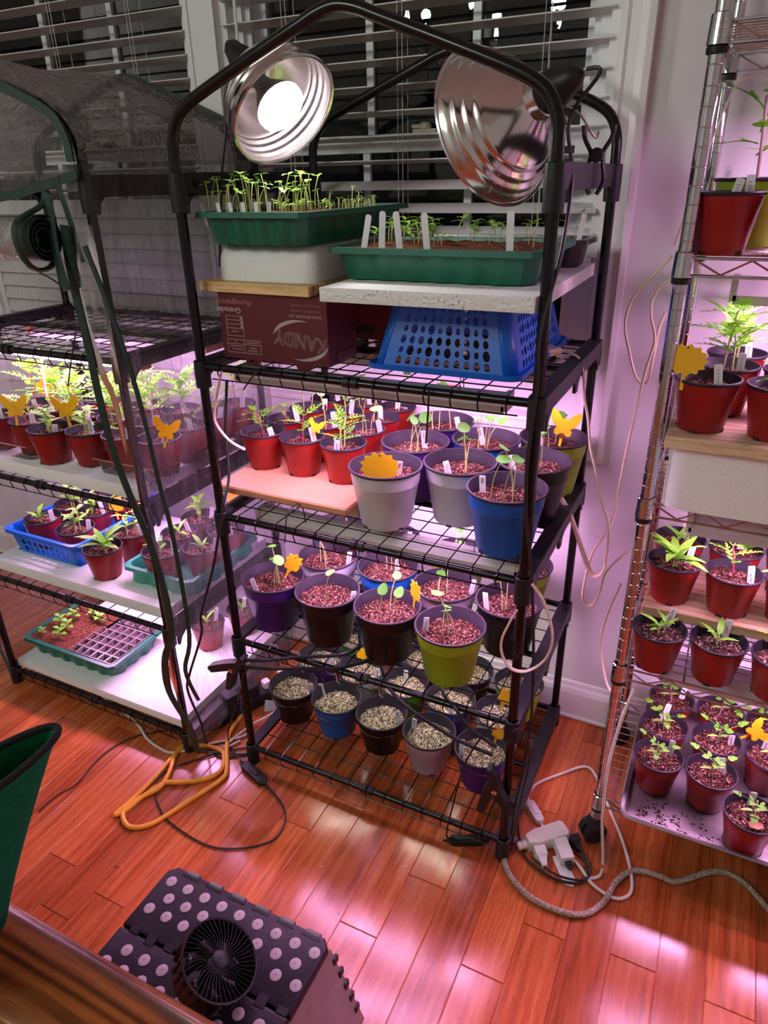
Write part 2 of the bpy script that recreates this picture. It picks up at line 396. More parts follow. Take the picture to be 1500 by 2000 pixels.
PATHS = {
 'yellow': [(-0.132, 0.304, 0.008), (-0.141, 0.209, 0.008), (-0.13, 0.116, 0.008), (-0.112, 0.034, 0.008), (-0.045, -0.058, 0.008), (-0.033, -0.091, 0.008), (-0.051, -0.151, 0.008), (-0.082, -0.239, 0.008), (-0.104, -0.286, 0.008), (-0.14, -0.308, 0.008), (-0.173, -0.298, 0.008), (-0.193, -0.274, 0.008), (-0.185, -0.236, 0.008), (-0.161, -0.188, 0.008), (-0.172, -0.137, 0.008), (-0.197, -0.089, 0.008), (-0.206, -0.048, 0.008), (-0.165, -0.023, 0.008), (-0.101, -0.014, 0.008), (-0.074, -0.032, 0.008), (-0.055, -0.073, 0.008), (-0.073, -0.114, 0.008), (-0.127, -0.15, 0.008), (-0.161, -0.17, 0.008), (-0.179, -0.224, 0.008), (-0.187, -0.277, 0.008), (-0.202, -0.296, 0.008), (-0.197, -0.241, 0.008), (-0.197, -0.149, 0.008), (-0.204, -0.072, 0.008), (-0.191, -0.013, 0.008), (-0.175, 0.034, 0.008)],
 'blackloop': [(0.08, -0.058, 0.004), (0.15, -0.092, 0.004), (0.184, -0.127, 0.004), (0.194, -0.179, 0.004), (0.164, -0.22, 0.004), (0.103, -0.257, 0.004), (0.037, -0.268, 0.004), (-0.069, -0.254, 0.004), (-0.124, -0.229, 0.004), (-0.16, -0.202, 0.004), (-0.188, -0.159, 0.004), (-0.173, -0.108, 0.004), (-0.098, -0.018, 0.004), (-0.04, 0.03, 0.004)],
 'clampcord': [(0.047, -0.02, 0.346), (0.027, -0.03, 0.316), (0.013, -0.03, 0.263), (-0.103, 0.024, 0.02), (-0.011, -0.032, 0.02)],
 'cordwhiteleft': [(-0.57, 0.016, 0.004), (-0.397, -0.026, 0.004), (-0.325, -0.06, 0.004), (-0.265, -0.075, 0.004), (-0.213, -0.072, 0.004), (-0.155, -0.013, 0.004), (-0.083, 0.053, 0.004), (-0.075, 0.078, 0.004)],
 'blackthin': [(-0.387, -0.369, 0.003), (-0.386, -0.315, 0.003), (-0.371, -0.263, 0.003), (-0.386, -0.162, 0.003), (-0.359, -0.075, 0.003), (-0.266, 0.009, 0.003)],
 'braid': [(0.709, 0.056, 0.008), (0.692, 0.028, 0.008), (0.699, -0.013, 0.008), (0.728, -0.049, 0.008), (0.781, -0.077, 0.008), (0.848, -0.08, 0.008), (0.892, -0.063, 0.008), (0.921, -0.018, 0.008), (0.937, 0.043, 0.008), (0.969, 0.085, 0.008), (1.021, 0.094, 0.008), (1.053, 0.095, 0.008), (1.112, 0.146, 0.008), (1.152, 0.165, 0.008), (1.193, 0.15, 0.008), (1.233, 0.11, 0.008), (1.287, 0.047, 0.008)],
 'whiteloop': [(0.806, 0.076, 0.006), (0.853, 0.047, 0.006), (0.888, 0.014, 0.006), (0.928, 0.0, 0.006), (0.954, 0.006, 0.006), (0.969, 0.033, 0.006), (0.96, 0.083, 0.006), (0.93, 0.157, 0.006), (0.888, 0.234, 0.006), (0.85, 0.305, 0.006), (0.823, 0.343, 0.006), (0.798, 0.341, 0.006), (0.76, 0.3, 0.006), (0.709, 0.239, 0.006), (0.697, 0.197, 0.006), (0.701, 0.178, 0.006)],
 'whitetwo': [(0.88, 0.025, 0.004), (0.901, 0.043, 0.004), (0.9, 0.085, 0.004), (0.884, 0.1, 0.111), (0.878, 0.1, 0.247), (0.882, 0.11, 0.326), (0.893, 0.11, 0.42), (0.903, 0.12, 0.469)],
 'blacktwo': [(0.695, 0.111, 0.006), (0.715, 0.056, 0.006), (0.746, 0.011, 0.006), (0.809, -0.009, 0.006), (0.862, 0.002, 0.006), (0.874, 0.028, 0.006), (0.861, 0.065, 0.006), (0.835, 0.079, 0.006)],
 'blackright': [(0.693, -0.02, 1.367), (0.691, -0.02, 1.285), (0.691, -0.02, 1.188), (0.692, -0.02, 1.1), (0.685, -0.02, 0.977), (0.69, -0.02, 0.884), (0.705, -0.02, 0.786), (0.717, -0.02, 0.681), (0.726, -0.02, 0.568), (0.731, -0.02, 0.445), (0.725, -0.02, 0.306), (0.717, -0.02, 0.216), (0.7, 0.03, 0.02)],
 'blackclampcord': [(0.7, -0.04, 0.41), (0.712, -0.04, 0.421), (0.73, -0.03, 0.393), (0.737, -0.03, 0.335), (0.728, -0.03, 0.231), (0.705, 0.02, 0.01)],
 'plugcord': [(0.684, -0.045, 0.454), (0.641, -0.05, 0.382), (0.604, -0.045, 0.277), (0.579, -0.03, 0.145), (0.557, -0.008, 0.012), (0.577, -0.016, 0.012)],
 'leftblack': [(0.043, 0.02, 1.037), (0.023, 0.02, 0.919), (0.035, 0.0, 0.834), (0.035, -0.03, 0.78), (0.02, -0.04, 0.709), (-0.003, -0.05, 0.618), (-0.058, -0.05, 0.484), (-0.068, -0.05, 0.422), (-0.118, -0.06, 0.294), (-0.134, -0.06, 0.235), (-0.107, -0.06, 0.138), (-0.149, -0.01, 0.004), (-0.089, -0.031, 0.004), (-0.026, 0.011, 0.004)],
 'lampcordleft': [(0.016, 0.2, 1.652), (0.005, 0.19, 1.621), (0.001, 0.18, 1.562), (-0.009, 0.17, 1.492), (-0.02, 0.16, 1.429), (-0.036, 0.16, 1.344), (-0.054, 0.16, 1.243)],
 'wa': [(0.637, 0.28, 1.063), (0.665, 0.282, 1.081), (0.678, 0.285, 1.089), (0.694, 0.288, 1.082), (0.706, 0.29, 1.052), (0.712, 0.292, 1.005), (0.723, 0.295, 0.963), (0.734, 0.298, 0.902), (0.749, 0.3, 0.853), (0.772, 0.3, 0.78), (0.789, 0.305, 0.733), (0.793, 0.31, 0.685), (0.791, 0.315, 0.644), (0.791, 0.32, 0.618), (0.78, 0.325, 0.593), (0.758, 0.33, 0.597), (0.707, 0.335, 0.711), (0.677, 0.34, 0.758)],
 'wb': [(0.83, 0.36, 1.267), (0.806, 0.36, 1.235), (0.783, 0.36, 1.211), (0.766, 0.36, 1.172), (0.764, 0.36, 1.133), (0.776, 0.36, 1.093), (0.794, 0.36, 1.044), (0.808, 0.36, 1.028), (0.821, 0.36, 1.032), (0.824, 0.36, 1.077), (0.827, 0.36, 1.137), (0.834, 0.36, 1.166)],
 'wc': [(0.836, 0.34, 1.229), (0.82, 0.34, 1.215), (0.809, 0.34, 1.187), (0.812, 0.34, 1.158), (0.824, 0.34, 1.116), (0.816, 0.34, 1.061), (0.809, 0.34, 0.988), (0.8, 0.34, 0.877), (0.796, 0.34, 0.795), (0.793, 0.34, 0.733), (0.777, 0.34, 0.68), (0.757, 0.34, 0.63), (0.748, 0.34, 0.54), (0.753, 0.34, 0.506), (0.771, 0.34, 0.5), (0.784, 0.34, 0.535), (0.794, 0.34, 0.599), (0.834, 0.34, 0.66)],
 'wd': [(0.828, 0.34, 0.574), (0.811, 0.34, 0.501), (0.802, 0.34, 0.427), (0.808, 0.34, 0.369), (0.827, 0.34, 0.299), (0.841, 0.34, 0.273)],
 'we': [(0.713, -0.03, 0.75), (0.734, -0.03, 0.724), (0.752, -0.03, 0.679), (0.758, -0.03, 0.637), (0.747, -0.03, 0.593), (0.718, -0.03, 0.56), (0.688, -0.03, 0.555), (0.669, -0.03, 0.578), (0.664, -0.03, 0.612), (0.676, -0.03, 0.654), (0.689, -0.03, 0.688)],
 'wf': [(0.065, -0.02, 1.07), (0.04, -0.02, 0.999), (0.026, -0.01, 0.957), (0.048, 0.0, 0.917), (0.07, 0.02, 0.893)],
 'wg': [(0.914, 0.3, 1.537), (0.897, 0.3, 1.532), (0.886, 0.3, 1.512), (0.874, 0.3, 1.469), (0.861, 0.3, 1.41), (0.85, 0.3, 1.355), (0.835, 0.3, 1.29)],
 'armA': [(0.038, -0.03, 0.366), (0.103, -0.03, 0.387), (0.185, -0.02, 0.415), (0.283, 0.0, 0.438), (0.308, 0.05, 0.434), (0.284, 0.1, 0.429)],
 'armB': [(0.023, -0.03, 0.343), (0.1, -0.03, 0.362), (0.214, -0.025, 0.396), (0.28, -0.01, 0.407), (0.334, 0.05, 0.405), (0.352, 0.12, 0.392)],
 'armC': [(0.665, -0.045, 0.34), (0.578, -0.04, 0.347), (0.473, -0.03, 0.378), (0.419, -0.01, 0.394), (0.389, 0.02, 0.391), (0.351, 0.08, 0.375)],
 'armD': [(0.671, -0.04, 0.359), (0.608, -0.03, 0.379), (0.565, -0.01, 0.404), (0.533, 0.03, 0.382), (0.496, 0.09, 0.357)],
 'strip1': [(-0.225, -0.075, 1.337), (-0.232, -0.075, 1.243), (-0.225, -0.075, 1.093), (-0.224, -0.075, 1.018), (-0.216, -0.075, 0.905), (-0.196, -0.075, 0.806), (-0.149, -0.075, 0.642), (-0.135, -0.075, 0.441), (-0.178, -0.075, 0.328), (-0.184, -0.075, 0.228), (-0.135, -0.075, 0.128), (-0.122, -0.075, 0.045)],
 'strip2': [(-0.17, -0.085, 1.302), (-0.131, -0.085, 1.172), (-0.106, -0.085, 1.054), (-0.091, -0.085, 0.937), (-0.084, -0.085, 0.835), (-0.07, -0.085, 0.69), (-0.071, -0.085, 0.444), (-0.104, -0.085, 0.328), (-0.077, -0.085, 0.245)],
 'tie1': [(0.174, -0.012, 0.708), (0.185, -0.012, 0.771), (0.185, 0.02, 0.786), (0.19, 0.04, 0.773), (0.19, 0.05, 0.731)],
 'tiedangle': [(0.193, 0.02, 0.785), (0.188, 0.02, 0.739)],
 'tie3': [(0.505, -0.015, 1.079), (0.504, -0.015, 1.042), (0.5, -0.015, 0.98)],
 'tie4': [(0.147, -0.015, 1.074), (0.131, -0.015, 1.06), (0.111, -0.015, 1.037)],
 'tie5': [(0.161, -0.012, 0.73), (0.155, -0.012, 0.701)],
 'lgtie': [(-0.493, 0.05, 1.234), (-0.444, 0.05, 1.216), (-0.395, 0.05, 1.192)],
 'lgtie2': [(-0.277, -0.05, 1.137), (-0.312, -0.05, 1.07), (-0.342, -0.05, 1.005)],
 'lgtie3': [(-0.319, -0.05, 0.745), (-0.338, -0.05, 0.712), (-0.356, -0.05, 0.681)],
}
TRAPS = {'white1': (0.369, 0.06, 0.886), 'B': (0.157, 0.17, 0.91), 'limer': (0.657, 0.4, 0.909), 'p1': (0.111, 0.1, 0.584), 'p5': (0.429, 0.1, 0.588), 'p9': (0.624, 0.37, 0.571), 'b10': (0.606, 0.26, 0.232), 'b5': (0.629, 0.12, 0.243), 'b5b': (0.656, 0.11, 0.241), 'b7': (0.175, 0.3, 0.2), 'l3': (-0.612, 0.0, 0.915), 'l1': (-0.479, 0.04, 0.916), 'l6': (-0.142, 0.02, 0.911), 'l13': (-0.742, 0.2, 0.896), 'k7': (-0.563, 0.2, 0.57), 'g4': (-0.213, 0.3, 0.609), 't1': (0.895, 0.13, 1.131), 'r8': (1.152, 0.26, 0.334), 'dk': (0.288, 0.1, 0.599)}
# ------------------------------------------------------------------ the room
WY = 0.52                       # face of the window wall
mb=MB(); mb.box(-2.6,2.3,-4.2,.56,-.06,-.0022)
floor=struct(mb.obj('floor',MT['floor'],smooth=False))
rnd=random.Random(3)
PW=.087
k0=int((-1.9-.951)/PW)
for k in range(k0, int((2.25-.951)/PW)+1):
    x0=.951+k*PW; x1=x0+PW
    y=-1.75-rnd.random()*.6
    while y<.525:
        L=rnd.choice([.42,.55,.7,.9,1.05])+rnd.random()*.1
        y1=min(y+L,.535); ys=y
        y=y1
        if y1< -1.6: continue
        g=.0007; c=.0009
        P=lambda d,z:[(x0+d,ys+d,z),(x1-d,ys+d,z),(x1-d,y1-d,z),(x0+d,y1-d,z)]
        b=MB(); b.rings([P(g,-.0022),P(g,-c),P(g+c,0)])
        b.obj('floorboard',MT['floor'],floor,smooth=False)

def wallmesh(name,boxes,mat):
    b=MB()
    for q in boxes: b.box(*q)
    return struct(b.obj(name,MT[mat],smooth=False))
W2=(-.276,.664); W1=(-1.30,-.365); WB=.85; WT=2.2; TOP=2.5
wallmesh('wall_back',[(-2.6,W1[0],WY,.68,0,TOP),(W1[1],W2[0],WY,.68,WB,WT),(W2[1],2.3,WY,.68,0,TOP),(W1[0],W2[1],WY,.68,0,WB),(W1[0],W2[1],WY,.68,WT,TOP)],'paint')
wallmesh('wall_left',[(-2.7,-2.6,-4.3,.68,0,TOP)],'paint')
wallmesh('wall_right',[(2.3,2.4,-4.3,.68,0,TOP)],'paint')
wallmesh('wall_front',[(-2.7,2.4,-4.3,-4.2,0,TOP)],'paint')
wallmesh('ceiling',[(-2.7,2.4,-4.3,.68,TOP,TOP+.1)],'ceil')
# baseboard with a moulded top
b=MB()
prof=[(.52,0),(.503,0),(.503,.085),(.507,.098),(.512,.104),(.514,.115),(.52,.118)]
b.rings([[(x,y,z) for y,z in prof] for x in (-2.6,2.3)])
struct(b.obj('baseboard_back',MT['trim'],smooth=False))
b=MB(); b.cyl((-2.6,.500,.006),(2.3,.500,.006),.006,8)
struct(b.obj('trim_1',MT['trim']))

def casing(name, x0,x1,z0,z1,left=True,right=True):
    b=MB()
    def vert(xa,xb,flip):
        # stepped moulding: outer bead, field, inner bead
        w=xb-xa; prof=[(0,.52),(0,.494),(.012,.492),(.016,.499),(.028,.503),(.046,.503),(.052,.499),(w-.003,.505),(w,.508),(w,.52)]
        pts=[(xb-x if flip else xa+x,y) for x,y in prof]
        b.rings([[(x,y,z) for x,y in pts] for z in (z0-.068,z1+.065)])
    if left: vert(x0-.065,x0,False)
    if right: vert(x1,x1+.065,True)
    b.box(x0-(0.06 if left else 0),x1+(.06 if right else 0),.500,.52,z0-.065,z0-.004)
    b.box(x0-.01,x1+.01,.496,.52,z0-.004,z0+.012)
    b.box(x0-.06,x1+.06,.500,.52,z1,z1+.065)
    return struct(b.obj(name,MT['trim'],smooth=False))
casing('trim_2',W2[0],W2[1],WB,WT,False,True)
casing('trim_3',W1[0],W1[1],WB,WT,True,False)
b=MB(); b.box(W1[1],W2[0],.502,.52,WB-.065,WT+.06); b.box(W1[1],W1[1]+.012,.497,.503,WB-.06,WT+.06); b.box(W2[0]-.012,W2[0],.497,.503,WB-.06,WT+.06)
struct(b.obj('trim_4',MT['trim'],smooth=False))

def window(name, x0,x1, muntins):
    gx0,gx1=x0+.08,x1-.08
    b=MB()   # fixed frame with stepped jambs
    for a,s in ((x0,1),(x1,-1)):
        for w,ya,yb in ((.02,.52,.68),(.045,.548,.66),(.06,.562,.66)):
            xa,xb=sorted((a,a+s*w)); b.box(xa,xb,ya,yb,WB,WT)
    b.box(x0,x1,.52,.68,WB,WB+.02); b.box(x0,x1,.52,.68,WT-.02,WT)
    fr=struct(b.obj(name,MT['trim'],smooth=False))
    MZ0,MZ1=1.462,1.50
    def sash(z0,z1,y0,y1,bot,top):
        s=MB(); s.box(x0+.058,gx0,y0,y1,z0,z1); s.box(gx1,x1-.058,y0,y1,z0,z1)
        s.box(gx0,gx1,y0,y1,z0,z0+bot); s.box(gx0,gx1,y0,y1,z1-top,z1)
        so=s.obj('window_sash',MT['trim'],fr,smooth=False)
        edges=[gx0]+list(muntins)+[gx1]
        for i in range(len(edges)-1):
            p=MB(); p.box(edges[i],edges[i+1],(y0+y1)/2-.001,(y0+y1)/2+.001,z0+bot,z1-top)
            p.obj('glass_pane',MT['glass'],so,smooth=False)
        for mx in muntins:
            p=MB(); p.box(mx-.009,mx+.009,y0+.004,y0+.016,z0+bot,z1-top); p.obj('muntin',MT['trim'],so,smooth=False)
        return so
    sash(WB+.02,MZ1,.570,.598,.075,.038)
    sash(MZ0,WT-.02,.600,.628,.038,.05)
    l=MB(); xc=(muntins[0]+muntins[1])/2+.02
    l.cbox(xc-.03,xc+.03,.574,.594,MZ1,MZ1+.008,.002); l.lathe([(.014,0),(.013,.01),(.009,.014),(0.001,.015)],14,M=Matrix.Translation((xc,.584,MZ1+.008)))
    l.cbox(xc-.034,xc-.004,.578,.586,MZ1+.010,MZ1+.018,.002)
    l.obj('sash_lock',MT['cable_cream'],fr)
    return fr
window('window_1',W1[0],W1[1],(-.965,-.703))
w2=window('window_2',W2[0],W2[1],(.082,.344))
b=MB(); b.box(.285,.345,.5688,.5698,.896,.914); b.obj('warning_sticker',MT['sticker'],w2,smooth=False)
me=text_mesh('WARNING',.009,.0002); me.materials.append(MT['ink'])
link('sticker_lettering',me,w2,M=Matrix.Translation((.290,.5686,.905))@Matrix.Rotation(pi/2,4,'X'))

# night garden backdrop behind the panes
b=MB(); b.box(-3.2,3.0,2.4,2.5,-.5,3.2); struct(b.obj('wall_outside',plain('night_wall',(.004,.004,.005),.9,.3,2),smooth=False))

def blind(label, x0,x1, zs, tilts, cords, wand=None):
    root=thing('window_blind',label,'blind',((x0+x1)/2,.53,WT-.03),'window blinds')
    w=(x1-x0)/2
    s=MB(); n=7; D_=.0255
    top=[]; bot=[]
    for i in range(n):
        y=-D_+2*D_*i/(n-1); z=.0022*(1-(y/D_)**2)
        top.append((y,z+.0013)); bot.append((y,z-.0013))
    ring=top+bot[::-1]
    s.rings([[(x,y,z) for y,z in ring] for x in (-w,w)])
    sm=s.mesh('slat',MT['slat'],True,.5)
    for z,t in zip(zs,tilts):
        link('slat',sm,root,M=Matrix.Translation((0,0,z-(WT-.03)))@Matrix.Rotation(t,4,'X'))
    h=MB(); h.cbox(-w,w,-.026,.02,-.02,.02,.003); h.obj('headrail',MT['trim'],root,smooth=False)
    zb=zs[-1]-(WT-.03)-.03
    h=MB(); h.cbox(-w,w,-.025,.025,zb-.008,zb+.008,.003); h.obj('bottom_rail',MT['slat'],root,smooth=False)
    for cx in cords:
        c=MB()
        for yy in (-.027,.027): c.cyl((cx-(x0+x1)/2,yy,0),(cx-(x0+x1)/2,yy,zb),.0007,5)
        c.cyl((cx-(x0+x1)/2+.012,-.028,0),(cx-(x0+x1)/2+.012,-.028,zb),.0008,5)
        for z in zs: c.cyl((cx-(x0+x1)/2,-.027,z-(WT-.03)-.001),(cx-(x0+x1)/2,.027,z-(WT-.03)-.001),.0006,4)
        c.obj('ladder_cord',MT['string'],root)
    if wand is not None:
        c=MB(); c.tube([(wand-(x0+x1)/2,-.034,0),(wand-(x0+x1)/2,-.036,-.9)],.004,6); c.obj('tilt_wand',MT['trim'],root)
    return root
zs=[]; z=1.688+.0495*9
while z>1.20: zs.append(z); z-=.0495
blind('white slatted blind hanging in the window behind the middle rack',-.265,.653,zs,[radians(-7) if z>1.40 else radians(20) for z in zs],(-.09,.2,.52),-.21)
zs2=[]; z=1.688+.0495*9
while z>1.36: zs2.append(z); z-=.0495
n_open=len(zs2)
while z>.98: zs2.append(z); z-=.042
blind('white slatted blind in the left window, closed low behind plastic greenhouse',-1.285,-.377,zs2,[radians(-7)]*n_open+[radians(68)]*(len(zs2)-n_open),(-1.1,-.82,-.55))

for _o in list(COL.objects):   # the whole window wall stands 20 mm further back
    if _o.parent is None and (_o.name.startswith(('wall_back','baseboard','trim_','window_','wall_outside'))): _o.location.y+=.02
# chandelier over the dining table, behind the camera (seen mirrored in the panes)
def chandelier(loc):
    root=thing('chandelier','brass chandelier with candle bulbs, mirrored in the dark window panes','chandelier',loc)
    b=MB(); b.lathe([(.004,.34),(.004,.08),(.02,.06),(.035,.02),(.05,-.03),(.03,-.08),(.012,-.10),(.018,-.12),(.002,-.14)],16); b.obj('chandelier_stem',MT['chrome'],root)
    for i in range(6):
        a=2*pi*i/6+.35; R=.46
        p=[(.03*cos(a),.03*sin(a),-.03),(.16*cos(a),.16*sin(a),-.12),(.34*cos(a),.34*sin(a),-.11),(R*cos(a),R*sin(a),-.03)]
        b=MB(); b.tube(spline(p,5),.006,8)
        b.lathe([(.005,-.03),(.032,-.022),(.036,-.014),(.012,-.012),(.011,.04),(.001,.041)],12,M=Matrix.Translation((R*cos(a),R*sin(a),0)))
        arm=b.obj('arm',MT['chrome'],root)
        q=MB(); q.lathe([(.006,.0),(.012,.012),(.015,.028),(.011,.05),(.004,.072),(.001,.08)],12)
        q.obj('candle_bulb',MT['candle'],arm).location=(R*cos(a),R*sin(a),.042)
        L=bpy.data.lights.new('bulb_light','POINT'); L.energy=CHAND; L.color=(.90,1.0,.93); L.shadow_soft_size=.03
        lo=bpy.data.objects.new('bulb_light',L); COL.objects.link(lo); lo.location=(loc[0]+R*cos(a),loc[1]+R*sin(a),loc[2]+.16)
chandelier((-.62,-2.2,2.14))
# ------------------------------------------------------------------ black greenhouse racks
LV=[.063,.407,.744,1.082,1.423]; RW=.69; RD=.478
def arch_pts(y):
    left=[(0,1.36),(0,1.44),(.003,1.475),(.018,1.507),(.045,1.527),(.09,1.547),(.19,1.586),(.28,1.620),(.312,1.632)]
    pts=[(x,y,z) for x,z in left]+[(.345,y,1.638)]+[(RW-x,y,z) for x,z in left[::-1]]
    return spline(pts,3)
def wires(h):
    b=MB(); r=.0014; z=h-r
    n=14
    for i in range(1,n):
        x=RW*i/n
        b.tube([(x,-.006,h-.034),(x,-.012,h-.020),(x,-.010,h-.006),(x,0,z),(x,RD,z)],r,5)
    m=10
    for j in range(1,m):
        y=RD*j/m; b.cyl((.014,y,z-.002),(RW-.014,y,z-.002),r,5)
    b.cyl((.03,-.007,h-.034),(RW-.03,-.007,h-.034),r,5)
    return b
def side_panel(h,x,kind,sgn):
    """moulded panel joining the front and back posts at one level"""
    b=MB(); w=.0155
    if kind=='top':
        b.cbox(x-.004,x+.004,.0,RD,h-.040,h,.001)
        for y in (.045,RD-.045): b.lathe([(.0001,.0),(.0085,.0),(.0095,.0006),(.0095,-.0006)],16,M=Matrix.Translation((x-sgn*.0046,y,h-.019))@Matrix.Rotation(-sgn*pi/2,4,'Y'),mi=1)  # flat black discs paint the shade inside the panel holes
        for y in (.012,RD-.012):
            s=1 if y<.2 else -1
            b.prism([(0,0),(s*.03,0),(s*.012,-.014),(s*.008,-.034),(0,-.034)],.008,M=Matrix.Translation((x-.004,y,h-.036))@Matrix(((0,0,1,0),(1,0,0,0),(0,1,0,0),(0,0,0,1))))
    else:
        b.cbox(x-w,x+w,.0,RD,h-.010,h,.0015)
        b.cbox(x+sgn*(w-.003)-.0022,x+sgn*(w-.003)+.0022,.0,RD,h-.032,h-.006,.0008)
        if kind=='mid':
            for y in (.014,RD-.014):
                s=1 if y<.2 else -1
                b.prism([(0,0),(s*.062,0),(s*.034,-.006),(s*.014,-.020),(s*.006,-.036),(0,-.036)],.005,M=Matrix.Translation((x+sgn*(w-.003)-.0025,y,h-.026))@Matrix(((0,0,1,0),(1,0,0,0),(0,1,0,0),(0,0,0,1))))
            b.prism([(-.026,0),(.026,0),(.012,-.010),(.010,-.026),(-.010,-.026),(-.012,-.010)],.006,M=Matrix.Translation((x+sgn*(w-.003)-.003,RD/2,h-.028))@Matrix(((0,0,1,0),(1,0,0,0),(0,1,0,0),(0,0,0,1))))
    for y in (0,RD):
        L=.068 if kind=='top' else (h if kind=='foot' else .056)
        b.lathe([(.0128,h),(.0158,h-.002),(.0165,h-L*.5),(.0160,h-L+.001),(.0125,h-L)],14,M=Matrix.Translation((x,y,0)))
    return b
def greenhouse_rack(name,label,loc):
    root=thing(name,label,'plant rack',loc,'black greenhouse racks')
    for x in (0,RW):
        for y in (0,RD):
            b=MB(); b.cyl((x,y,.012),(x,y,1.43),.0098,14); b.obj('post',MT['black'],root)
        sg=1 if x>0 else -1
        for i,h in enumerate(LV):
            kind='foot' if i==0 else ('top' if i==4 else 'mid')
            side_panel(h,x,kind,sg).obj('side_panel',[MT['blackplastic'],MT['holeshade']],root,angle=.5)
    for y in (0,RD):
        b=MB(); b.tube(arch_pts(y),.0100,12); b.obj('roof_hoop',MT['black'],root)
    for h in LV[:4]:
        for y in (0.0,RD*.5,RD):
            yy=y+(.0 if y<RD*.9 else 0)
            b=MB(); b.cyl((.010,yy,h-.012),(RW-.010,yy,h-.012),.0078 if y!=RD*.5 else .006,12)
            b.obj('rail',MT['black'],root)
            if y!=RD*.5:
                c=MB()
                for dx in (-.009,.009): c.lathe([(.0082,-.007),(.0112,-.006),(.0112,.006),(.0082,.007)],12,M=Matrix.Translation((RW/2+dx,yy,h-.012))@Matrix.Rotation(pi/2,4,'Y'))
                c.obj('rail_joiner',MT['blackplastic'],root)
        stuff(wires(h).obj('wire_mesh',MT['black'],root))
    return root
greenhouse_rack('greenhouse_rack','black metal greenhouse rack in the middle, uncovered, with bare roof hoops',(0,0,0))
LGX,LGY=-.875,-.04
greenhouse_rack('greenhouse_rack','black metal greenhouse rack on the left under a clear plastic cover',(LGX,LGY,0))

# ---- clear plastic cover of the left greenhouse
def film_sheet(fn,nu,nv):
    b=MB(); v=[fn(i/nu,j/nv) for j in range(nv+1) for i in range(nu+1)]
    f=[(j*(nu+1)+i,j*(nu+1)+i+1,(j+1)*(nu+1)+i+1,(j+1)*(nu+1)+i) for j in range(nv) for i in range(nu)]
    return b.add(v,f)
cov=thing('greenhouse_cover','clear plastic greenhouse cover with dark green piping and rolled-up door','plant cover',(LGX,LGY,0))
AP=[Vector((p.x,0,p.z)) for p in arch_pts(0)]
AP=[p for p in AP if p.z>1.43]
def roof(u,v):
    k=u*(len(AP)-1); i=min(int(k),len(AP)-2); p=AP[i].lerp(AP[i+1],k-i)
    n=noise.noise(Vector((u*9,v*3,2)))*.009+noise.noise(Vector((u*30,v*7,5)))*.004
    cx=RW/2; d=Vector((p.x-cx,0,p.z-1.25)); d.normalize()
    sag=-.012*sin(pi*v)*1.0
    q=p+d*(.014+n+sag)
    return (q.x,-.018+v*(RD+.034),q.z)
film_sheet(roof,90,50).obj('roof_sheet',MT['filmroof'],cov,angle=3)
def side(xs,seed):
    def f(u,v):
        z=.03+v*1.42; n=noise.noise(Vector((u*5,v*9,seed)))*.008+noise.noise(Vector((u*18,v*11,seed)))*.003
        flare=.03*(1-v)**3
        return (xs+(1 if xs>0 else -1)*(.006+flare*.5)+n,-.022+u*(RD+.038),z)
    return f
film_sheet(side(RW+.016,1.3),24,60).obj('side_sheet',MT['film'],cov,angle=3)
film_sheet(side(-.022,4.3),16,30).obj('side_sheet',MT['film'],cov,angle=3)
def backs(u,v):
    n=noise.noise(Vector((u*6,v*8,9)))*.006
    return (-.02+u*(RW+.04),RD+.018+n,.03+v*1.42)
film_sheet(backs,30,40).obj('back_sheet',MT['film'],cov,angle=3)
def gable(u,v):
    k=u*(len(AP)-1); i=min(int(k),len(AP)-2); p=AP[i].lerp(AP[i+1],k-i)
    zb=1.395
    return (p.x,-.020+noise.noise(Vector((u*7,v*5,1)))*.005,zb+(p.z+.008-zb)*v)
film_sheet(gable,40,14).obj('gable_sheet',MT['film'],cov,angle=3)
# narrow front panel between the loose door edge and the right post
S1=[Vector(p)-Vector((LGX,LGY,0)) for p in spline(PATHS['strip1'],5)]
S2=[Vector(p)-Vector((LGX,LGY,0)) for p in spline(PATHS['strip2'],5)]
def fp(u,v):
    k=v*(len(S1)-1); i=min(int(k),len(S1)-2); a=S1[i].lerp(S1[i+1],k-i)
    e=Vector((RW+.022,-.024,a.z)); q=a.lerp(e,u); q.y+=noise.noise(Vector((u*3,v*9,3)))*.0025
    return tuple(q)
film_sheet(fp,10,60).obj('front_sheet',MT['filmfront'],cov,angle=3)
def ribbon(P,w,t=.002,dirx=(1,0,0)):
    b=MB(); rings=[]
    for i,p in enumerate(P):
        T=(P[min(i+1,len(P)-1)]-P[max(i-1,0)]).normalized(); n=Vector((0,-1,0)); s=T.cross(n).normalized()
        rings.append([tuple(p+s*w/2+n*t),tuple(p-s*w/2+n*t*.4),tuple(p-s*w/2-n*t),tuple(p+s*w/2-n*t)])
    return b.rings(rings)
ribbon(S1,.019).obj('door_edge_tape',MT['bread'],cov)
ribbon(S2,.010).obj('zip_tape',MT['bread'],cov)
ribbon([Vector((p.x,-.026,p.z+.004)) for p in AP],.016,.003).obj('front_hoop_piping',MT['bread'],cov)
ribbon([Vector((p.x,RD+.02,p.z+.010)) for p in AP],.016,.004).obj('back_hoop_piping',MT['bread'],cov)
ribbon(spline([(-.02,-.028,1.345),(.2,-.03,1.362),(.47,-.03,1.385),(.62,-.028,1.408),(.70,-.026,1.425)],4),.016,.002).obj('gable_hem',MT['bread'],cov)
b=MB(); b.tube(spline([(.645,-.03,1.418),(.66,-.03,1.36),(.668,-.028,1.30),(.675,-.028,1.27)],4),.003,6,flat=2.5); b.obj('tie_strap',MT['bread'],cov)
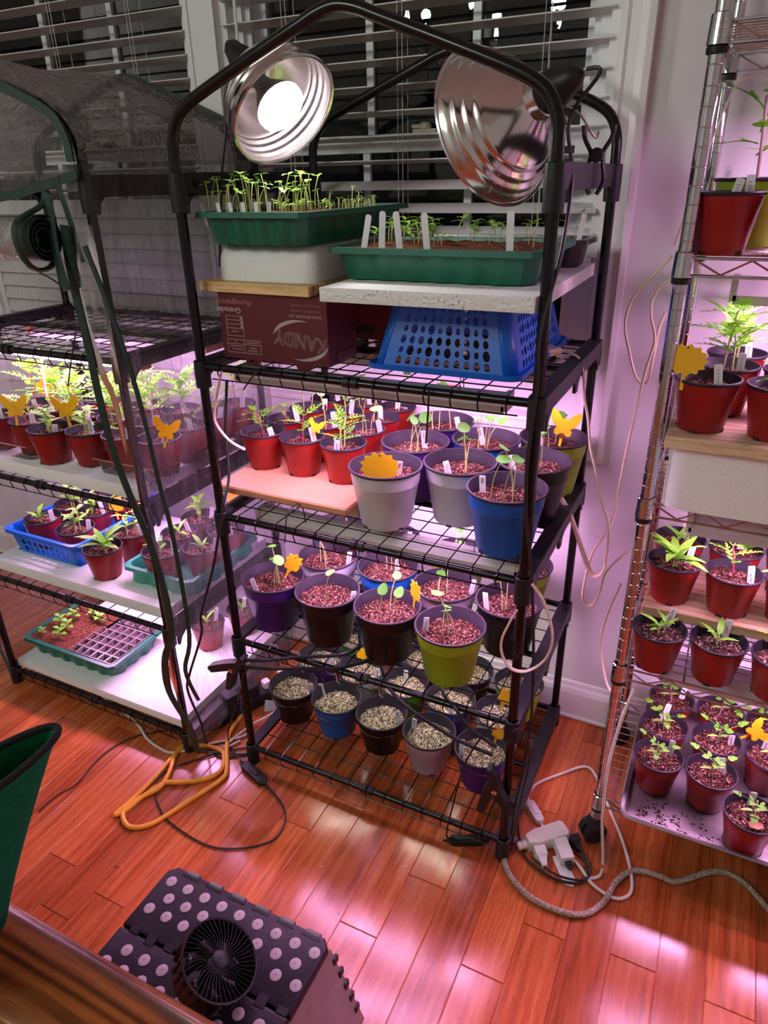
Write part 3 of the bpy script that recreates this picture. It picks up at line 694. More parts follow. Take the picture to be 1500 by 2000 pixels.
# rolled-up door: spiral of film and piping, axis along X
rb=MB(); prof=[]
turns=3.2; n=90
for i in range(n+1):
    a=2*pi*turns*i/n; r=.016+.0082*a/(2*pi)
    prof.append((r*cos(a)*.92,r*sin(a)))
prof2=[(x*1.0+.0022*x/ max(1e-6,sqrt(x*x+z*z)),z+.0022*z/max(1e-6,sqrt(x*x+z*z))) for x,z in prof]
ring=prof+prof2[::-1]
def rollpart(xa,xb,mat,name,bulge=1):
    q=MB(); N=len(prof)
    for x in (xa,xb): pass
    v=[(xa,y,z) for y,z in ring]+[(xb,y,z) for y,z in ring]; n2=len(ring)
    f=[(i,(i+1)%n2,n2+(i+1)%n2,n2+i) for i in range(n2)]
    for o in (0,n2):
        for i in range(N-1): f.append((o+i,o+i+1,o+n2-2-i,o+n2-1-i))
    q.add(v,f); ob=q.obj(name,mat,cov,angle=.8); ob.location=(0,-.066,1.315); return ob
rollpart(.585,.628,MT['bread'],'rolled_door_edge')
rollpart(.05,.585,m_film('rolled_film',.35,.8,30),'rolled_door')
for x in (.30,.612):
    b=MB(); b.tube(spline([(x,-.03,1.395),(x,-.045,1.372),(x,-.108,1.345),(x,-.115,1.30),(x,-.09,1.262),(x,-.045,1.268),(x,-.026,1.33),(x,-.028,1.39)],4),.0045,6,flat=2.0)
    b.obj('door_tie',MT['bread'],cov)
b=MB(); b.tube(spline([(.625,-.035,1.39),(.63,-.05,1.30),(.645,-.055,1.22)],5),.005,6,flat=2.2); b.obj('tie_tail',MT['bread'],cov)
b=MB(); b.tube([(.005,-.02,.18),(.03,-.04,.16),(.035,-.035,.09),(.03,-.03,.055)],.004,6,flat=3); b.obj('tie_strap',MT['bread'],cov)

# ------------------------------------------------------------------ chrome wire rack
RX,RY=.868,.135; SW,SD=.91,.345
RZ=[.140,.503,.872,1.288,1.592]
def chrome_rack():
    root=thing('wire_rack','chrome wire shelving rack on casters at the right',  'shelf rack',(RX,RY,0))
    for x in (0,SW):
        for y in (0,SD):
            b=MB(); prof=[(.0105,.075)]
            z=.09
            while z<1.80:
                prof+= [(.0108,z),(.0103,z+.0008),(.0103,z+.0016),(.0108,z+.0024)]; z+=.0254
            prof+=[(.0105,1.81),(.001,1.812)]
            b.lathe(prof,16,M=Matrix.Translation((x,y,0))); b.obj('post',MT['chrome'],root,angle=.4)
            c=MB(); c.lathe([(.012,.100),(.0135,.098),(.0135,.078),(.009,.077)],14,M=Matrix.Translation((x,y,0)))
            cst=c.obj('caster_stem',MT['chrome'],root)
            c=MB(); ang=.7 if x==0 else -.4
            Mw=Matrix.Translation((x-.004,y+.004,.028))@Matrix.Rotation(ang,4,'Z')@Matrix.Rotation(pi/2,4,'X')
            c.lathe([(.006,-.021),(.024,-.021),(.028,-.017),(.028,-.003),(.021,-.002),(.021,.002),(.028,.003),(.028,.017),(.024,.021),(.006,.021)],20,M=Mw,caps=True)
            c.lathe([(.010,.078),(.016,.070),(.022,.052),(.015,.045)],14,M=Matrix.Translation((x-.002,y+.002,0)))
            c.obj('caster',MT['blackplastic'],cst)
    for li,h in enumerate(RZ):
        s=MB(); r=.0024
        for y in (0,SD):
            for dz in (-.002,-.028): s.cyl((.006,y,h+dz),(SW-.006,y,h+dz),r,6)
            zz=[]; n=22
            for i in range(n+1): zz.append((.015+(SW-.03)*i/n,y,h-.004 if i%2==0 else h-.026))
            s.tube(zz,.0018,5)
        for x in (0,SW):
            for dz in (-.002,-.028): s.cyl((x,.006,h+dz),(x,SD-.006,h+dz),r,6)
            s.tube([(x,.015+(SD-.03)*i/8,h-.004 if i%2==0 else h-.026) for i in range(9)],.0018,5)
        sh=s.obj('shelf_frame',MT['wirechrome'],root)
        s=MB()
        n=14
        for i in range(1,n): s.cyl((.006,SD*i/n,h+.0005),(SW-.006,SD*i/n,h+.0005),.0013,5)
        for x in (.12,.34,.57,.79): s.cyl((x,0,h-.0025),(x,SD,h-.0025),.0022,6); 
        stuff(s.obj('shelf_wires',MT['wirechrome'],sh))
        for x in (0,SW):
            for y in (0,SD):
                c=MB(); c.lathe([(.0125,h+.008),(.0145,h+.006),(.0160,h-.030),(.0125,h-.031)],16,M=Matrix.Translation((x,y,0)))
                for q in range(3):
                    for a in (0.6,1.1,1.6): c.box(-.001,.001,-.001,.001,-.001,.001,M=Matrix.Translation((x+.0153*cos(-pi/2-a+1.1),y+.0153*sin(-pi/2-a+1.1),h-.002-.009*q)))
                cc=c.obj('collar',MT['chrome'],sh)
                c=MB(); c.lathe([(.0118,h-.031),(.0150,h-.032),(.0145,h-.040),(.0118,h-.041)],14,M=Matrix.Translation((x,y,0)))
                c.obj('clip_ring',MT['blackplastic'],sh)
    return root
chrome_rack()

# ------------------------------------------------------------------ grow lights
def grow_light(label,x0,x1,y,z,grp,w=.045,hh=.022,cap=None,hang=0,bare=False):
    root=thing('grow_light',label,'grow light',((x0+x1)/2,y,z),grp)
    L=(x1-x0)/2
    sk=0 if bare else -.011
    b=MB(); b.rings([[(x,-w/2*.55,hh),(x,w/2*.55,hh),(x,w/2,.004),(x,w/2,sk),(x,w/2-.002,sk),(x,w/2-.002,0),(x,-w/2+.002,0),(x,-w/2+.002,sk),(x,-w/2,sk),(x,-w/2,.004)] for x in (-L,L)])
    b.obj('housing',MT['lightbody'],root,smooth=False)
    b=MB(); b.rings([[(x,a*1.0,c) for a,c in [(-.016,-.0005),(-.012,-.007),(0,-.010),(.012,-.007),(.016,-.0005)]] for x in (-L+.012,L-.012)],caps=True)
    b.obj('diffuser',MT['grow'],root)
    for s in (-1,1):
        b=MB(); b.cbox(s*L-.006,s*L+.006,-w/2,w/2,-.006,hh+.001,.001); b.obj('end_cap',MT['lightbody'] if cap is None else cap,root,smooth=False)
        if hang:
            b=MB(); b.tube([(s*L*.7,-.012,hh-.004),(s*L*.7,-.006,hh+hang),(s*L*.7,.006,hh+hang),(s*L*.7,.012,hh-.004)],.0009,5,mi=0); b.obj('hanging_tie',MT['blackplastic'],root)
    return root
G1='grow light bars under the shelves'
grow_light('front grow light bar under the upper shelf of the middle rack',.035,.615,.085,1.034,G1,hang=.03)
grow_light('rear grow light bar under the upper shelf of the middle rack',.035,.655,.33,1.034,G1,hang=.03)
grow_light('front grow light bar under the pot shelf of the middle rack',.035,.655,.105,.696,G1,hang=.03)
grow_light('rear grow light bar under the pot shelf of the middle rack',.035,.655,.36,.696,G1,hang=.03)
copper=plain('copper_end_cap',(.5,.10,.05),.4)
grow_light('glowing grow tube visible under the upper shelf of the left greenhouse',-.86,-.29,.135,1.012,G1,.03,.018,copper,.05,bare=True)
grow_light('rear grow tube under the upper shelf of the left greenhouse',-.84,-.21,.33,1.030,G1,.14,.018,copper,.03)
grow_light('grow light bar under the middle shelf of the left greenhouse',-.84,-.215,.19,.700,G1,.05,hang=.02,bare=True)
grow_light('grow light bar over the seed tray of the left greenhouse',-.84,-.215,.20,.362,G1,.05,hang=.02,bare=True)
grow_light('grow light bar under the top shelf of the chrome rack',.98,1.62,.30,1.520,G1,.08,.03,hang=.03)
grow_light('grow light bar under the second shelf of the chrome rack',.945,1.60,.30,1.212,G1,.08,.03,hang=.03)
grow_light('grow light bar under the foam block shelf of the chrome rack',.945,1.60,.24,.800,G1,.08,.03,hang=.03)
grow_light('grow light bar over the baking tray of the chrome rack',.945,1.60,.27,.430,G1,.08,.03,hang=.03)
# ------------------------------------------------------------------ pots, soil, seedlings
PT={'red':(.0525,.0370,.088),'redb':(.0485,.0360,.088),'big':(.0770,.0535,.130),'mid':(.0665,.0470,.105)}
_cache={}
def cached(key,fn):
    if key not in _cache: _cache[key]=fn()
    return _cache[key]
def pot_mesh(t,col):
    R,r,h=PT[t]
    def f():
        b=MB(); st=h*.74; rs=r+(R-r)*.78
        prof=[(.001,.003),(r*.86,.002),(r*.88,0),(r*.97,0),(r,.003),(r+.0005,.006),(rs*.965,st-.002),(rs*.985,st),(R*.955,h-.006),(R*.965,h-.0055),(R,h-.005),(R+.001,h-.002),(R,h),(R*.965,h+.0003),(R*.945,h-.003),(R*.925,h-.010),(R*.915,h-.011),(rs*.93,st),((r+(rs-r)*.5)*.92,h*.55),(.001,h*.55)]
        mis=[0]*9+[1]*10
        b.lathe(prof,32,mis=mis)
        # drainage notches: little dark feet gaps
        for i in range(4):
            a=pi/4+i*pi/2
            Mx=Matrix.Rotation(a,4,'Z')@Matrix.Translation((r*.985,0,0))
            b.box(-.002,.0013,-.006,.006,-.0002,.0045,1,Mx)
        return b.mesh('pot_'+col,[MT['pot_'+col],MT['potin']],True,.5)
    return cached(('pot',t,col),f)
def soil_mesh(t,kind,var,mat=None):
    R,r,h=PT[t]; RR=R*.925
    def f():
        rn=random.Random(var*31+len(kind)+int(R*1e4)); b=MB()
        rings=9; seg=30; v=[(0,0,noise.noise(Vector((var,0,0)))*.004)]
        for k in range(1,rings+1):
            for i in range(seg):
                a=2*pi*i/seg; q=RR*k/rings*(1 if k==rings else 1+rn.uniform(-.02,.02))
                x,y=q*cos(a),q*sin(a)
                z=noise.noise(Vector((x*45,y*45,var*3.1)))*.006+rn.uniform(-1,1)*.0016-.003*(k/rings)**3
                v.append((x,y,z))
        fc=[(0,1+i,1+(i+1)%seg) for i in range(seg)]
        for k in range(rings-1):
            for i in range(seg):
                j=(i+1)%seg; fc.append((1+k*seg+i,1+(k+1)*seg+i,1+(k+1)*seg+j,1+k*seg+j))
        b.add(v,fc)
        nchip=260 if t[:3]!='red' else 170
        for i in range(nchip):
            a=rn.uniform(0,2*pi); q=RR*.96*sqrt(rn.random()); x,y=q*cos(a),q*sin(a)
            z=noise.noise(Vector((x*45,y*45,var*3.1)))*.006+.0006
            s=rn.uniform(.0008,.0023)
            Mx=Matrix.Translation((x,y,z))@Matrix.Rotation(rn.uniform(0,6.28),4,'Z')@Matrix.Rotation(rn.uniform(-.8,.8),4,'X')
            l=s*rn.uniform(1,2.2)
            b.add([Mx@Vector(p) for p in [(-l,-s*.6,0),(l,-s*.5,0),(l*.8,s*.6,0),(-l*.8,s*.5,0),(0,0,s*.9)]],[(0,1,4),(1,2,4),(2,3,4),(3,0,4),(3,2,1,0)])
        return b.mesh('soil_'+kind,MT[mat or kind],True,.7)
    return cached(('soil',t,kind,var),f)

def disc_leaf():
    def f():
        b=MB(); n=12; v=[(0,0,-.10)]
        for i in range(n):
            a=2*pi*i/n; v.append((.55*cos(a),.55*sin(a),-.02))
        for i in range(n):
            a=2*pi*i/n; q=1+.05*cos(3*a+1); v.append((q*cos(a),q*sin(a),.06*sin(2*a)+.03))
        fc=[(0,1+i,1+(i+1)%n) for i in range(n)]+[(1+i,1+n+i,1+n+(i+1)%n,1+(i+1)%n) for i in range(n)]
        return b.add(v,fc).mesh('round_leaf',MT['leaf_nast'],True,3)
    return cached('disc',f)
def blade_v(L,W,n=5,fold=.25,droop=.25,tip=1.0,M=None):
    v=[];fc=[]
    for i in range(n+1):
        t=i/n; w=W*(sin(pi*min(1,t*.93+.05))**.8)*(1-.15*t) if 0<i<n else W*.06
        z=-droop*L*t*t
        v+= [(L*t,-w,z+fold*w),(L*t,0,z),(L*t,w,z+fold*w)]
    for i in range(n):
        for k in (0,1): fc.append((3*i+k,3*i+3+k,3*i+4+k,3*i+1+k))
    if M: v=[M@Vector(p) for p in v]
    return v,fc
def blade_mesh(name,mat,L=1,W=.22,droop=.3):
    return cached((name,mat,L,W),lambda: MB().add(*blade_v(L,W,6,.25,droop)).mesh(name,MT[mat],True,3))
def pinnate(pairs,lw,ll,mat,droop=.3,lobed=False):
    def f():
        b=MB()
        spine=[(t/8,0,-droop*(t/8)**2) for t in range(9)]
        b.tube(spine,[.022*(1-.6*i/8) for i in range(9)],4)
        for k in range(pairs):
            t=.28+.60*k/max(1,pairs-1); s=sin(pi*(t*.8+.12))
            for sd in (-1,1):
                Mx=Matrix.Translation((t,0,-droop*t*t))@Matrix.Rotation(sd*radians(52),4,'Z')@Matrix.Rotation(radians(-8),4,'Y')
                b.add(*blade_v(ll*s,lw*s,4,.2,.25,M=Mx))
        Mx=Matrix.Translation((.94,0,-droop*.9))@Matrix.Rotation(radians(12),4,'Y')
        b.add(*blade_v(ll*.9,lw*1.0,4,.2,.25,M=Mx))
        return b.mesh('pinnate_leaf',MT[mat],True,3)
    return cached(('pin',pairs,lw,ll,mat),f)
def leaf_mat(loc,az,el,s,roll=0):
    return Matrix.Translation(loc)@Matrix.Rotation(az,4,'Z')@Matrix.Rotation(-el,4,'Y')@Matrix.Rotation(roll,4,'X')@Matrix.Diagonal((s,s,s,1))
def seedling(kind,n,root,base,rn,R):
    """adds one seedling part with its leaves to root; base = soil height"""
    st=MB(); leaves=[]
    mat='stem'
    if kind=='nast':
        for i in range(n):
            a=rn.uniform(0,6.28); q=R*rn.uniform(.05,.42); x,y=q*cos(a),q*sin(a)
            H=rn.uniform(.055,.105); lx,ly=rn.uniform(-.03,.03),rn.uniform(-.03,.025)
            p=spline([(x,y,-.004),(x+lx*.2,y+ly*.2,H*.45),(x+lx*.6,y+ly*.6,H*.8),(x+lx,y+ly,H)],4)
            st.tube(p,[.0013-.0006*j/(len(p)-1) for j in range(len(p))],5)
            s=rn.uniform(.0095,.0150)
            leaves.append((disc_leaf(),Matrix.Translation((x+lx,y+ly,H+s*.08))@Matrix.Rotation(rn.uniform(0,6.28),4,'Z')@Matrix.Rotation(rn.uniform(.1,.95),4,'X')@Matrix.Diagonal((s,s,s,1))))
    elif kind in('mari','marismall','maritall'):
        mat='stemred' if rn.random()<.5 else 'stem'
        for i in range(n):
            a=rn.uniform(0,6.28); q=R*rn.uniform(.0,.3) if n>1 else R*.08; x,y=q*cos(a),q*sin(a)
            H={'mari':rn.uniform(.05,.07),'marismall':rn.uniform(.028,.04),'maritall':rn.uniform(.085,.11)}[kind]
            lx,ly=rn.uniform(-.012,.012),rn.uniform(-.012,.012)
            st.tube(spline([(x,y,-.004),(x+lx*.3,y+ly*.3,H*.5),(x+lx,y+ly,H)],4),.0016,6)
            nodes={'mari':3,'marismall':2,'maritall':5}[kind]
            for k in range(nodes):
                t=.35+.6*k/(nodes-1) if nodes>1 else 1; z=H*t; px,py=x+lx*t,y+ly*t
                for sd in range(2 if k<nodes-1 else 3):
                    az=a+k*1.6+sd*(pi if k<nodes-1 else 2.1)+rn.uniform(-.3,.3)
                    L=rn.uniform(.036,.048)*(1-.25*abs(t-.6))*{'mari':1,'marismall':.75,'maritall':1.35}[kind]
                    leaves.append((pinnate(4,.075,.34,'leaf_mari'),leaf_mat((px,py,z),az,radians(rn.uniform(20,55)),L,rn.uniform(-.3,.3))))
    elif kind in('zin','ros','roslong'):
        for i in range(n):
            a=rn.uniform(0,6.28); q=R*rn.uniform(0,.3) if n>1 else R*.05; x,y=q*cos(a),q*sin(a)
            H={'zin':rn.uniform(.045,.068),'ros':rn.uniform(.012,.02),'roslong':.02}[kind]
            st.tube([(x,y,-.004),(x,y,H*.5),(x+.002,y,H)],.0018,6)
            nodes={'zin':3,'ros':2,'roslong':3}[kind]
            for k in range(nodes):
                z=H*(.45+.55*k/(nodes-1))
                for sd in (0,1):
                    az=a+k*1.6+sd*pi+rn.uniform(-.3,.3)
                    L={'zin':rn.uniform(.026,.040),'ros':rn.uniform(.028,.045),'roslong':rn.uniform(.05,.075)}[kind]
                    W=.22 if kind=='zin' else .15
                    leaves.append((blade_mesh('oblong_leaf','leaf_zin',1,W,.35 if kind=='zin' else .55),leaf_mat((x,y,z),az,radians(rn.uniform(15,45) if kind=='zin' else rn.uniform(40,72)),L,rn.uniform(-.2,.2))))
    elif kind in('tom','tomtall'):
        mat='stemtom'
        H=.045 if kind=='tom' else .14; lx=rn.uniform(-.01,.01)
        st.tube(spline([(0,0,-.004),(lx*.4,0,H*.5),(lx,.004,H)],5),.0018 if kind=='tom' else .0026,7)
        for sd in (0,1): leaves.append((blade_mesh('seed_leaf','leaf_seed',1,.16,.3),leaf_mat((lx*.5,0,H*.45),.4+sd*pi,.35,.026)))
        for k in range(3 if kind=='tom' else 6):
            z=H*(.6+.4*k/2) if kind=='tom' else H*(.4+.6*k/5)
            leaves.append((pinnate(2,.16,.42,'leaf_tom',.35),leaf_mat((lx,.002,z),rn.uniform(0,1)+k*2.2,radians(rn.uniform(15,50)),rn.uniform(.036,.05)*(1 if kind=='tom' else 1.35))))
    elif kind=='basil':
        H=.03; st.tube([(0,0,-.004),(0,0,H)],.0016,6)
        for k in range(3):
            for sd in (0,1):
                leaves.append((blade_mesh('ovate_leaf','leaf_basil',1,.34,.35),leaf_mat((0,0,H*(.4+.3*k)),k*1.57+sd*pi+rn.uniform(-.2,.2),.5,.024-.003*k)))
    o=st.obj('seedling',MT[mat],root); o.location=(0,0,base)
    for me,Mx in leaves: link('leaf',me,o,M=Mx)
    return o

def tag_mesh(L=.060,W=.0125):
    def f():
        b=MB(); w=W/2; k=.0045 if L>.066 else .002
        poly=[(-w,0),(-w*.15,-.012),(w*.15,-.012),(w,0),(w,L-k),(w-k*.3,L-k*.3),(w-k,L),(-w+k,L),(-w+k*.3,L-k*.3),(-w,L-k)]
        b.prism(poly,.0009,M=Matrix.Rotation(pi/2,4,'X')@Matrix.Translation((0,0,-.00045)))
        return b.mesh('plant_label',MT['tag'],False)
    return cached(('tag',L,W),f)
_txt={}
def plant_label(loc,rz,tilt,lean,label,L=.060,txt=None,W=.0125,grp='white plant labels standing in the pots'):
    o=link('plant_label',tag_mesh(L,W))
    o.matrix_local=Matrix.Translation(loc)@Matrix.Rotation(rz,4,'Z')@Matrix.Rotation(tilt,4,'Y')@Matrix.Rotation(lean,4,'X')
    tag(o,label,'plant label',grp)
    if txt=='~':
        if '~' not in _txt:
            b=MB(); rn=random.Random(8)
            for k in range(5): b.tube([(-.004-.0052*k+rn.uniform(-.001,.001)-.0009*j,(.0026 if j%2 else -.0022)*rn.uniform(.4,1),0) for j in range(4)],.0003,4)
            _txt['~']=b.mesh('scribble',MT['ink'])
        link('handwriting',_txt['~'],o,M=Matrix.Translation((0,-.00055,L-.004))@Matrix.Rotation(pi/2,4,'X')@Matrix.Rotation(pi/2,4,'Z'))
    elif txt:
        if txt not in _txt:
            me=text_mesh(txt,.0085,.00015,'RIGHT'); me.materials.append(MT['ink']); _txt[txt]=me
        link('handwriting',_txt[txt],o,M=Matrix.Translation((0,-.00055,L-.004))@Matrix.Rotation(pi/2,4,'X')@Matrix.Rotation(pi/2,4,'Z'))
    return o
SH={}
def _sun():
    p=[]; n=13
    for i in range(n):
        a=2*pi*i/n
        p.append((.030*cos(a)*1.05,.030*sin(a)*.8+.0)); p.append((.0245*cos(a+pi/n)*1.05,.0245*sin(a+pi/n)*.8))
    return p
SH['sun']=_sun()
SH['butterfly']=[(x*.001,y*.001) for x,y in [(-2,-30),(2,-30),(3,-19),(9,-24),(16,-22),(17,-14),(13,-8),(21,-4),(27,8),(30,24),(24,26),(14,19),(5,8),(2,12),(-2,12),(-5,8),(-14,19),(-24,26),(-30,24),(-27,8),(-21,-4),(-13,-8),(-17,-14),(-16,-22),(-9,-24),(-3,-19)]]
SH['house']=[(x*.001,y*.001) for x,y in [(-4,-28),(4,-28),(5,-20),(17,-18),(20,-4),(15,0),(22,8),(15,14),(17,22),(6,20),(0,28),(-6,20),(-17,22),(-15,12),(-21,6),(-15,0),(-18,-10),(-14,-19),(-5,-20)]]
def sticky_trap(loc,shape,s,rz,tilt,lean,label):
    def f():
        b=MB(); poly=SH[shape]; n=len(poly)
        ctr=(0,0); v=[(x,0.0004,z) for x,z in poly]+[(x,-.0004,z) for x,z in poly]+[(0,.0004,0),(0,-.0004,0)]
        fc=[]
        for i in range(n):
            j=(i+1)%n; fc+= [(2*n,j,i),(2*n+1,n+i,n+j),(i,j,n+j,n+i)]
        b.add(v,fc); b.lathe([(.0015,-.0012),(.0015,.0012)],8,M=Matrix.Translation((0,0,.018))@Matrix.Rotation(pi/2,4,'X'),mi=1,caps=True)
        b.box(-.0025,.0025,-.0004,.0004,-.045,-.018,0)
        return b.mesh('sticky_trap',[MT['trap'],MT['ink']],False)
    me=cached(('trap',shape),f)
    o=link('sticky_trap',me)
    o.matrix_local=Matrix.Translation(loc)@Matrix.Rotation(rz,4,'Z')@Matrix.Rotation(tilt,4,'Y')@Matrix.Rotation(lean,4,'X')@Matrix.Diagonal((s,1,s,1))
    return tag(o,label,'insect trap','yellow sticky insect traps')

def pot(x,y,z,t,col,plant,where,soil='soil',grp=None,tags=1,txt=None,tagpos=None,rz=None):
    rn=random.Random(int(x*977+y*3331+z*711)&0xffff)
    planted=bool(plant)
    root=thing('potted_seedling' if planted else 'plant_pot',where,'potted plant' if planted else 'pot',(x,y,z),grp)
    R,r,h=PT[t]
    link('pot',pot_mesh(t,col),root).rotation_euler=(0,0,rn.uniform(0,3))
    sz=h-(.016 if t[:3]=='red' else .026)
    s=link('soil',soil_mesh(t,soil,rn.randint(0,4)),root,(0,0,sz)); s.rotation_euler=(0,0,rn.uniform(0,6))
    if planted:
        k,n=plant; seedling(k,n,root,sz+.003,rn,R)
    for i in range(tags):
        if tagpos and i<len(tagpos): dx,dy=tagpos[i][:2]
        else:
            a=rn.uniform(-.6,2.2); dx,dy=R*.62*cos(a),R*.62*sin(a)
        w=txt if txt in ('ZINNIA','WIL','WI','BEER','MELBA') else '~'
        plant_label((x+dx,y+dy,z+sz-.012+rn.uniform(-.004,.006)),.75*atan2(.954-x,1.094+y)+rn.uniform(-.35,.35),rn.uniform(-.25,.25),rn.uniform(-.2,.15),
            ('white plant label in the ' if i==0 else 'second white plant label in the ')+where,rn.uniform(.042,.058),w)
    return root
RED='red nursery pots'; BIGG='large coloured nursery pots'
B=.7905
# upper pot shelf, small red pots on the wooden board
g='red pots on the wooden board of the middle rack'
R_=[(.004,.185,('mari',1),'front left red pot on the wooden board',[(.03,.0)],'MARI'),
 (.112,.183,('mari',1),'front middle red pot on the wooden board',None,None),
 (.220,.181,('mari',2),'front right red pot on the wooden board',[(.0,-.035)],None),
 (.004,.287,('marismall',1),'second row left red pot on the wooden board',[(.02,.02)],None),
 (.112,.285,('nast',2),'second row middle red pot on the wooden board',None,None),
 (.220,.282,('nast',3),'second row right red pot on the wooden board',[(.04,.01)],None),
 (.004,.384,('nast',2),'third row left red pot on the wooden board',[(.03,.03)],None),
 (.112,.380,('mari',1),'third row middle red pot on the wooden board',[(.0,.03)],'MARI'),
 (.214,.382,('nast',2),'third row right red pot on the wooden board',[(-.01,.02)],'NAST'),
 (.010,.450,None,'back left red pot on the wooden board',None,None),
 (.115,.448,('nast',2),'back middle red pot on the wooden board',None,None),
 (.214,.450,('nast',2),'back right red pot on the wooden board',[(-.01,.02)],'NAST')]
for i,(x,y,p,w,tp,tx) in enumerate(R_):
    pot(x,(.178,.280,.377,.474)[i//3],B,'red' if i<3 else 'redb','red',p,w,grp=g,tagpos=tp,txt=tx,tags=1)
# large pots on the wires of the same shelf
g='large pots on the upper pot shelf of the middle rack'; S=.7445
for x,y,c,p,w,tp,tx in [
 (.360,.104,'white',None,'pale grey pot in front with orange sun-shaped card',[(.018,.02)],'WIL'),
 (.494,.184,'white',('nast',3),'pale grey pot right of the sun-card pot',[(-.005,-.04)],None),
 (.622,.094,'blue',('nast',4),'large bright blue pot at the front right corner',[(-.05,.01)],'WI'),
 (.358,.262,'purple',('nast',4),'large purple pot behind the pale sun-card pot',[(.012,.03)],'WIL'),
 (.498,.340,'blue',('nast',5),'blue pot at the back of the upper pot shelf',[(-.01,.02)],'WIL'),
 (.360,.420,'purple',('nast',4),'purple pot in the back row beside red pots',[(.05,.0)],None),
 (.632,.252,'black',('nast',2),'glossy black pot behind the front blue pot',[(-.03,-.03)],None),
 (.634,.410,'lime',('nast',2),'lime green pot in the back right corner',[(-.02,-.03)],None)]:
    pot(x,y,S,'big',c,p,w,grp=g,tagpos=tp,txt=tx)
# lower pot shelf
g='large pots on the lower pot shelf of the middle rack'; S=.4075
for x,y,c,p,w,tp,tx in [
 (.052,.095,'purple',('nast',4),'purple pot at the front left of the lower pot shelf',[(-.02,-.04)],None),
 (.122,.243,'white',('nast',3),'pale grey pot in second row behind two front pots',[(.05,.01)],None),
 (.205,.096,'black',('nast',1),'black pot second from left, lower pot shelf front',[(.06,.01)],None),
 (.286,.257,'blue',('nast',3),'bright blue pot in second row, lower pot shelf',[(.01,.03)],'WIL'),
 (.362,.096,'black',('nast',3),'black pot in the front centre, lower pot shelf',None,None),
 (.448,.233,'lilac',('nast',3),'lilac pot in second row behind the green pot',[(.055,.02)],None),
 (.519,.082,'lime',('nast',3),'olive green pot in front, lower pot shelf',[(-.055,-.01)],None),
 (.605,.232,'black',('nast',3),'black pot beside the right post, lower pot shelf',[(-.045,-.02)],None),
 (.585,.400,'lime',('nast',2),'green pot in back right corner, lower pot shelf',None,None),
 (.420,.395,'lime',('nast',4),'green pot in the back row, lower pot shelf',None,None),
 (.225,.402,'violet',('nast',3),'violet pot in the back row, lower pot shelf',None,None),
 (.060,.400,'blue',('nast',2),'blue pot in the back left, lower pot shelf',[(.03,.0)],None)]:
    pot(x,y,S,'big',c,p,w,grp=g,tagpos=tp,txt=tx,tags=0 if 'front centre' in w else 1)
# bottom shelf, freshly sown
g='freshly sown pots on the bottom shelf of the middle rack'; S=.0635
for x,y,c,w,tp,tx in [
 (.046,.145,'black','sown black pot at the bottom shelf front left',[(.05,.01)],None),
 (.180,.147,'blue','sown blue pot second from left on bottom shelf',[(-.05,.02)],None),
 (.315,.145,'black','sown black pot at the bottom shelf front centre',[(.045,.01)],'WIL'),
 (.451,.136,'lilac','sown lilac pot on the bottom shelf front row',[(-.05,.015)],'WIL'),
 (.588,.137,'purple','sown purple pot at the bottom shelf front right',[(-.045,-.02)],None),
 (.050,.281,'violet','sown violet pot second row left on bottom shelf',None,None),
 (.183,.281,'lightblue','sown pale blue pot second row on bottom shelf',[(.05,.0)],None),
 (.319,.279,'green','sown bright green pot second row on bottom shelf',[(-.01,.03)],None),
 (.455,.272,'blue','sown blue pot second row on bottom shelf',[(.02,-.05)],None),
 (.590,.276,'lightblue','sown light blue pot by right post, bottom shelf',None,None),
 (.325,.411,'violet','sown violet pot in the bottom shelf back row',None,None),
 (.460,.405,'black','sown black pot in the bottom shelf back row',[(.05,-.01)],None),
 (.600,.409,'lime','sown lime green pot, back right of bottom shelf',None,None),
 (.110,.412,'green','sown green pot in the bottom shelf back left',None,None)]:
    pot(x,y,S,'mid',c,None,w,soil='verm',grp=g,tagpos=tp,txt=tx)
# chrome rack
g='red pots on the baking tray of the chrome rack'; S=.1475
for x,y,p,w in [(.972,.215,('tom',1),'front left red pot on the baking tray'),(1.080,.213,('tom',1),'second red pot in the baking tray front row'),
 (1.158,.128,('tom',1),'red pot at the baking tray edge with bark piece'),(.972,.321,('tom',1),'second row left red pot on the baking tray'),
 (1.085,.322,('tom',1),'second row middle red pot on the baking tray'),(.978,.428,('tom',1),'back left red pot on the baking tray'),
 (1.088,.429,('tom',1),'back middle red pot on the baking tray'),(1.195,.318,('tom',1),'red pot with butterfly card on the baking tray'),
 (1.262,.215,('tom',1),'red pot at the far right of baking tray'),(1.196,.428,('tom',1),'back right red pot on the baking tray')]:
    pot(x,y,S,'red','red',p,w,grp=g)
g='red pots on the wires of the chrome rack'; S=.5055
for x,y,p,w,tx in [(.927,.170,('ros',2),'left dark red pot on the chrome rack wires','MELBA'),(1.035,.175,('ros',1),'middle dark red pot on the chrome rack wires',None),(1.143,.168,('mari',1),'right dark red pot on the chrome rack wires',None)]:
    pot(x,y,S,'red','red',p,w,soil='soildark',grp=g,txt=tx,tagpos=[(.01,.03)])
g='red pots on the raised plank of the chrome rack'; S=.6115
for x,y,p,w in [(.931,.265,('roslong',2),'front left red pot on the raised plank'),(1.040,.262,('mari',1),'front middle red pot on the raised plank'),(1.147,.27,('roslong',1),'front right red pot on the raised plank'),
 (.931,.372,('ros',2),'back left red pot on the raised plank'),(1.040,.370,('roslong',2),'back middle red pot on the raised plank'),(1.148,.378,('ros',1),'back right red pot on the raised plank')]:
    pot(x,y,S,'red','red',p,w,grp=g)
g='red pots on the plank above the foam block'; S=1.0105
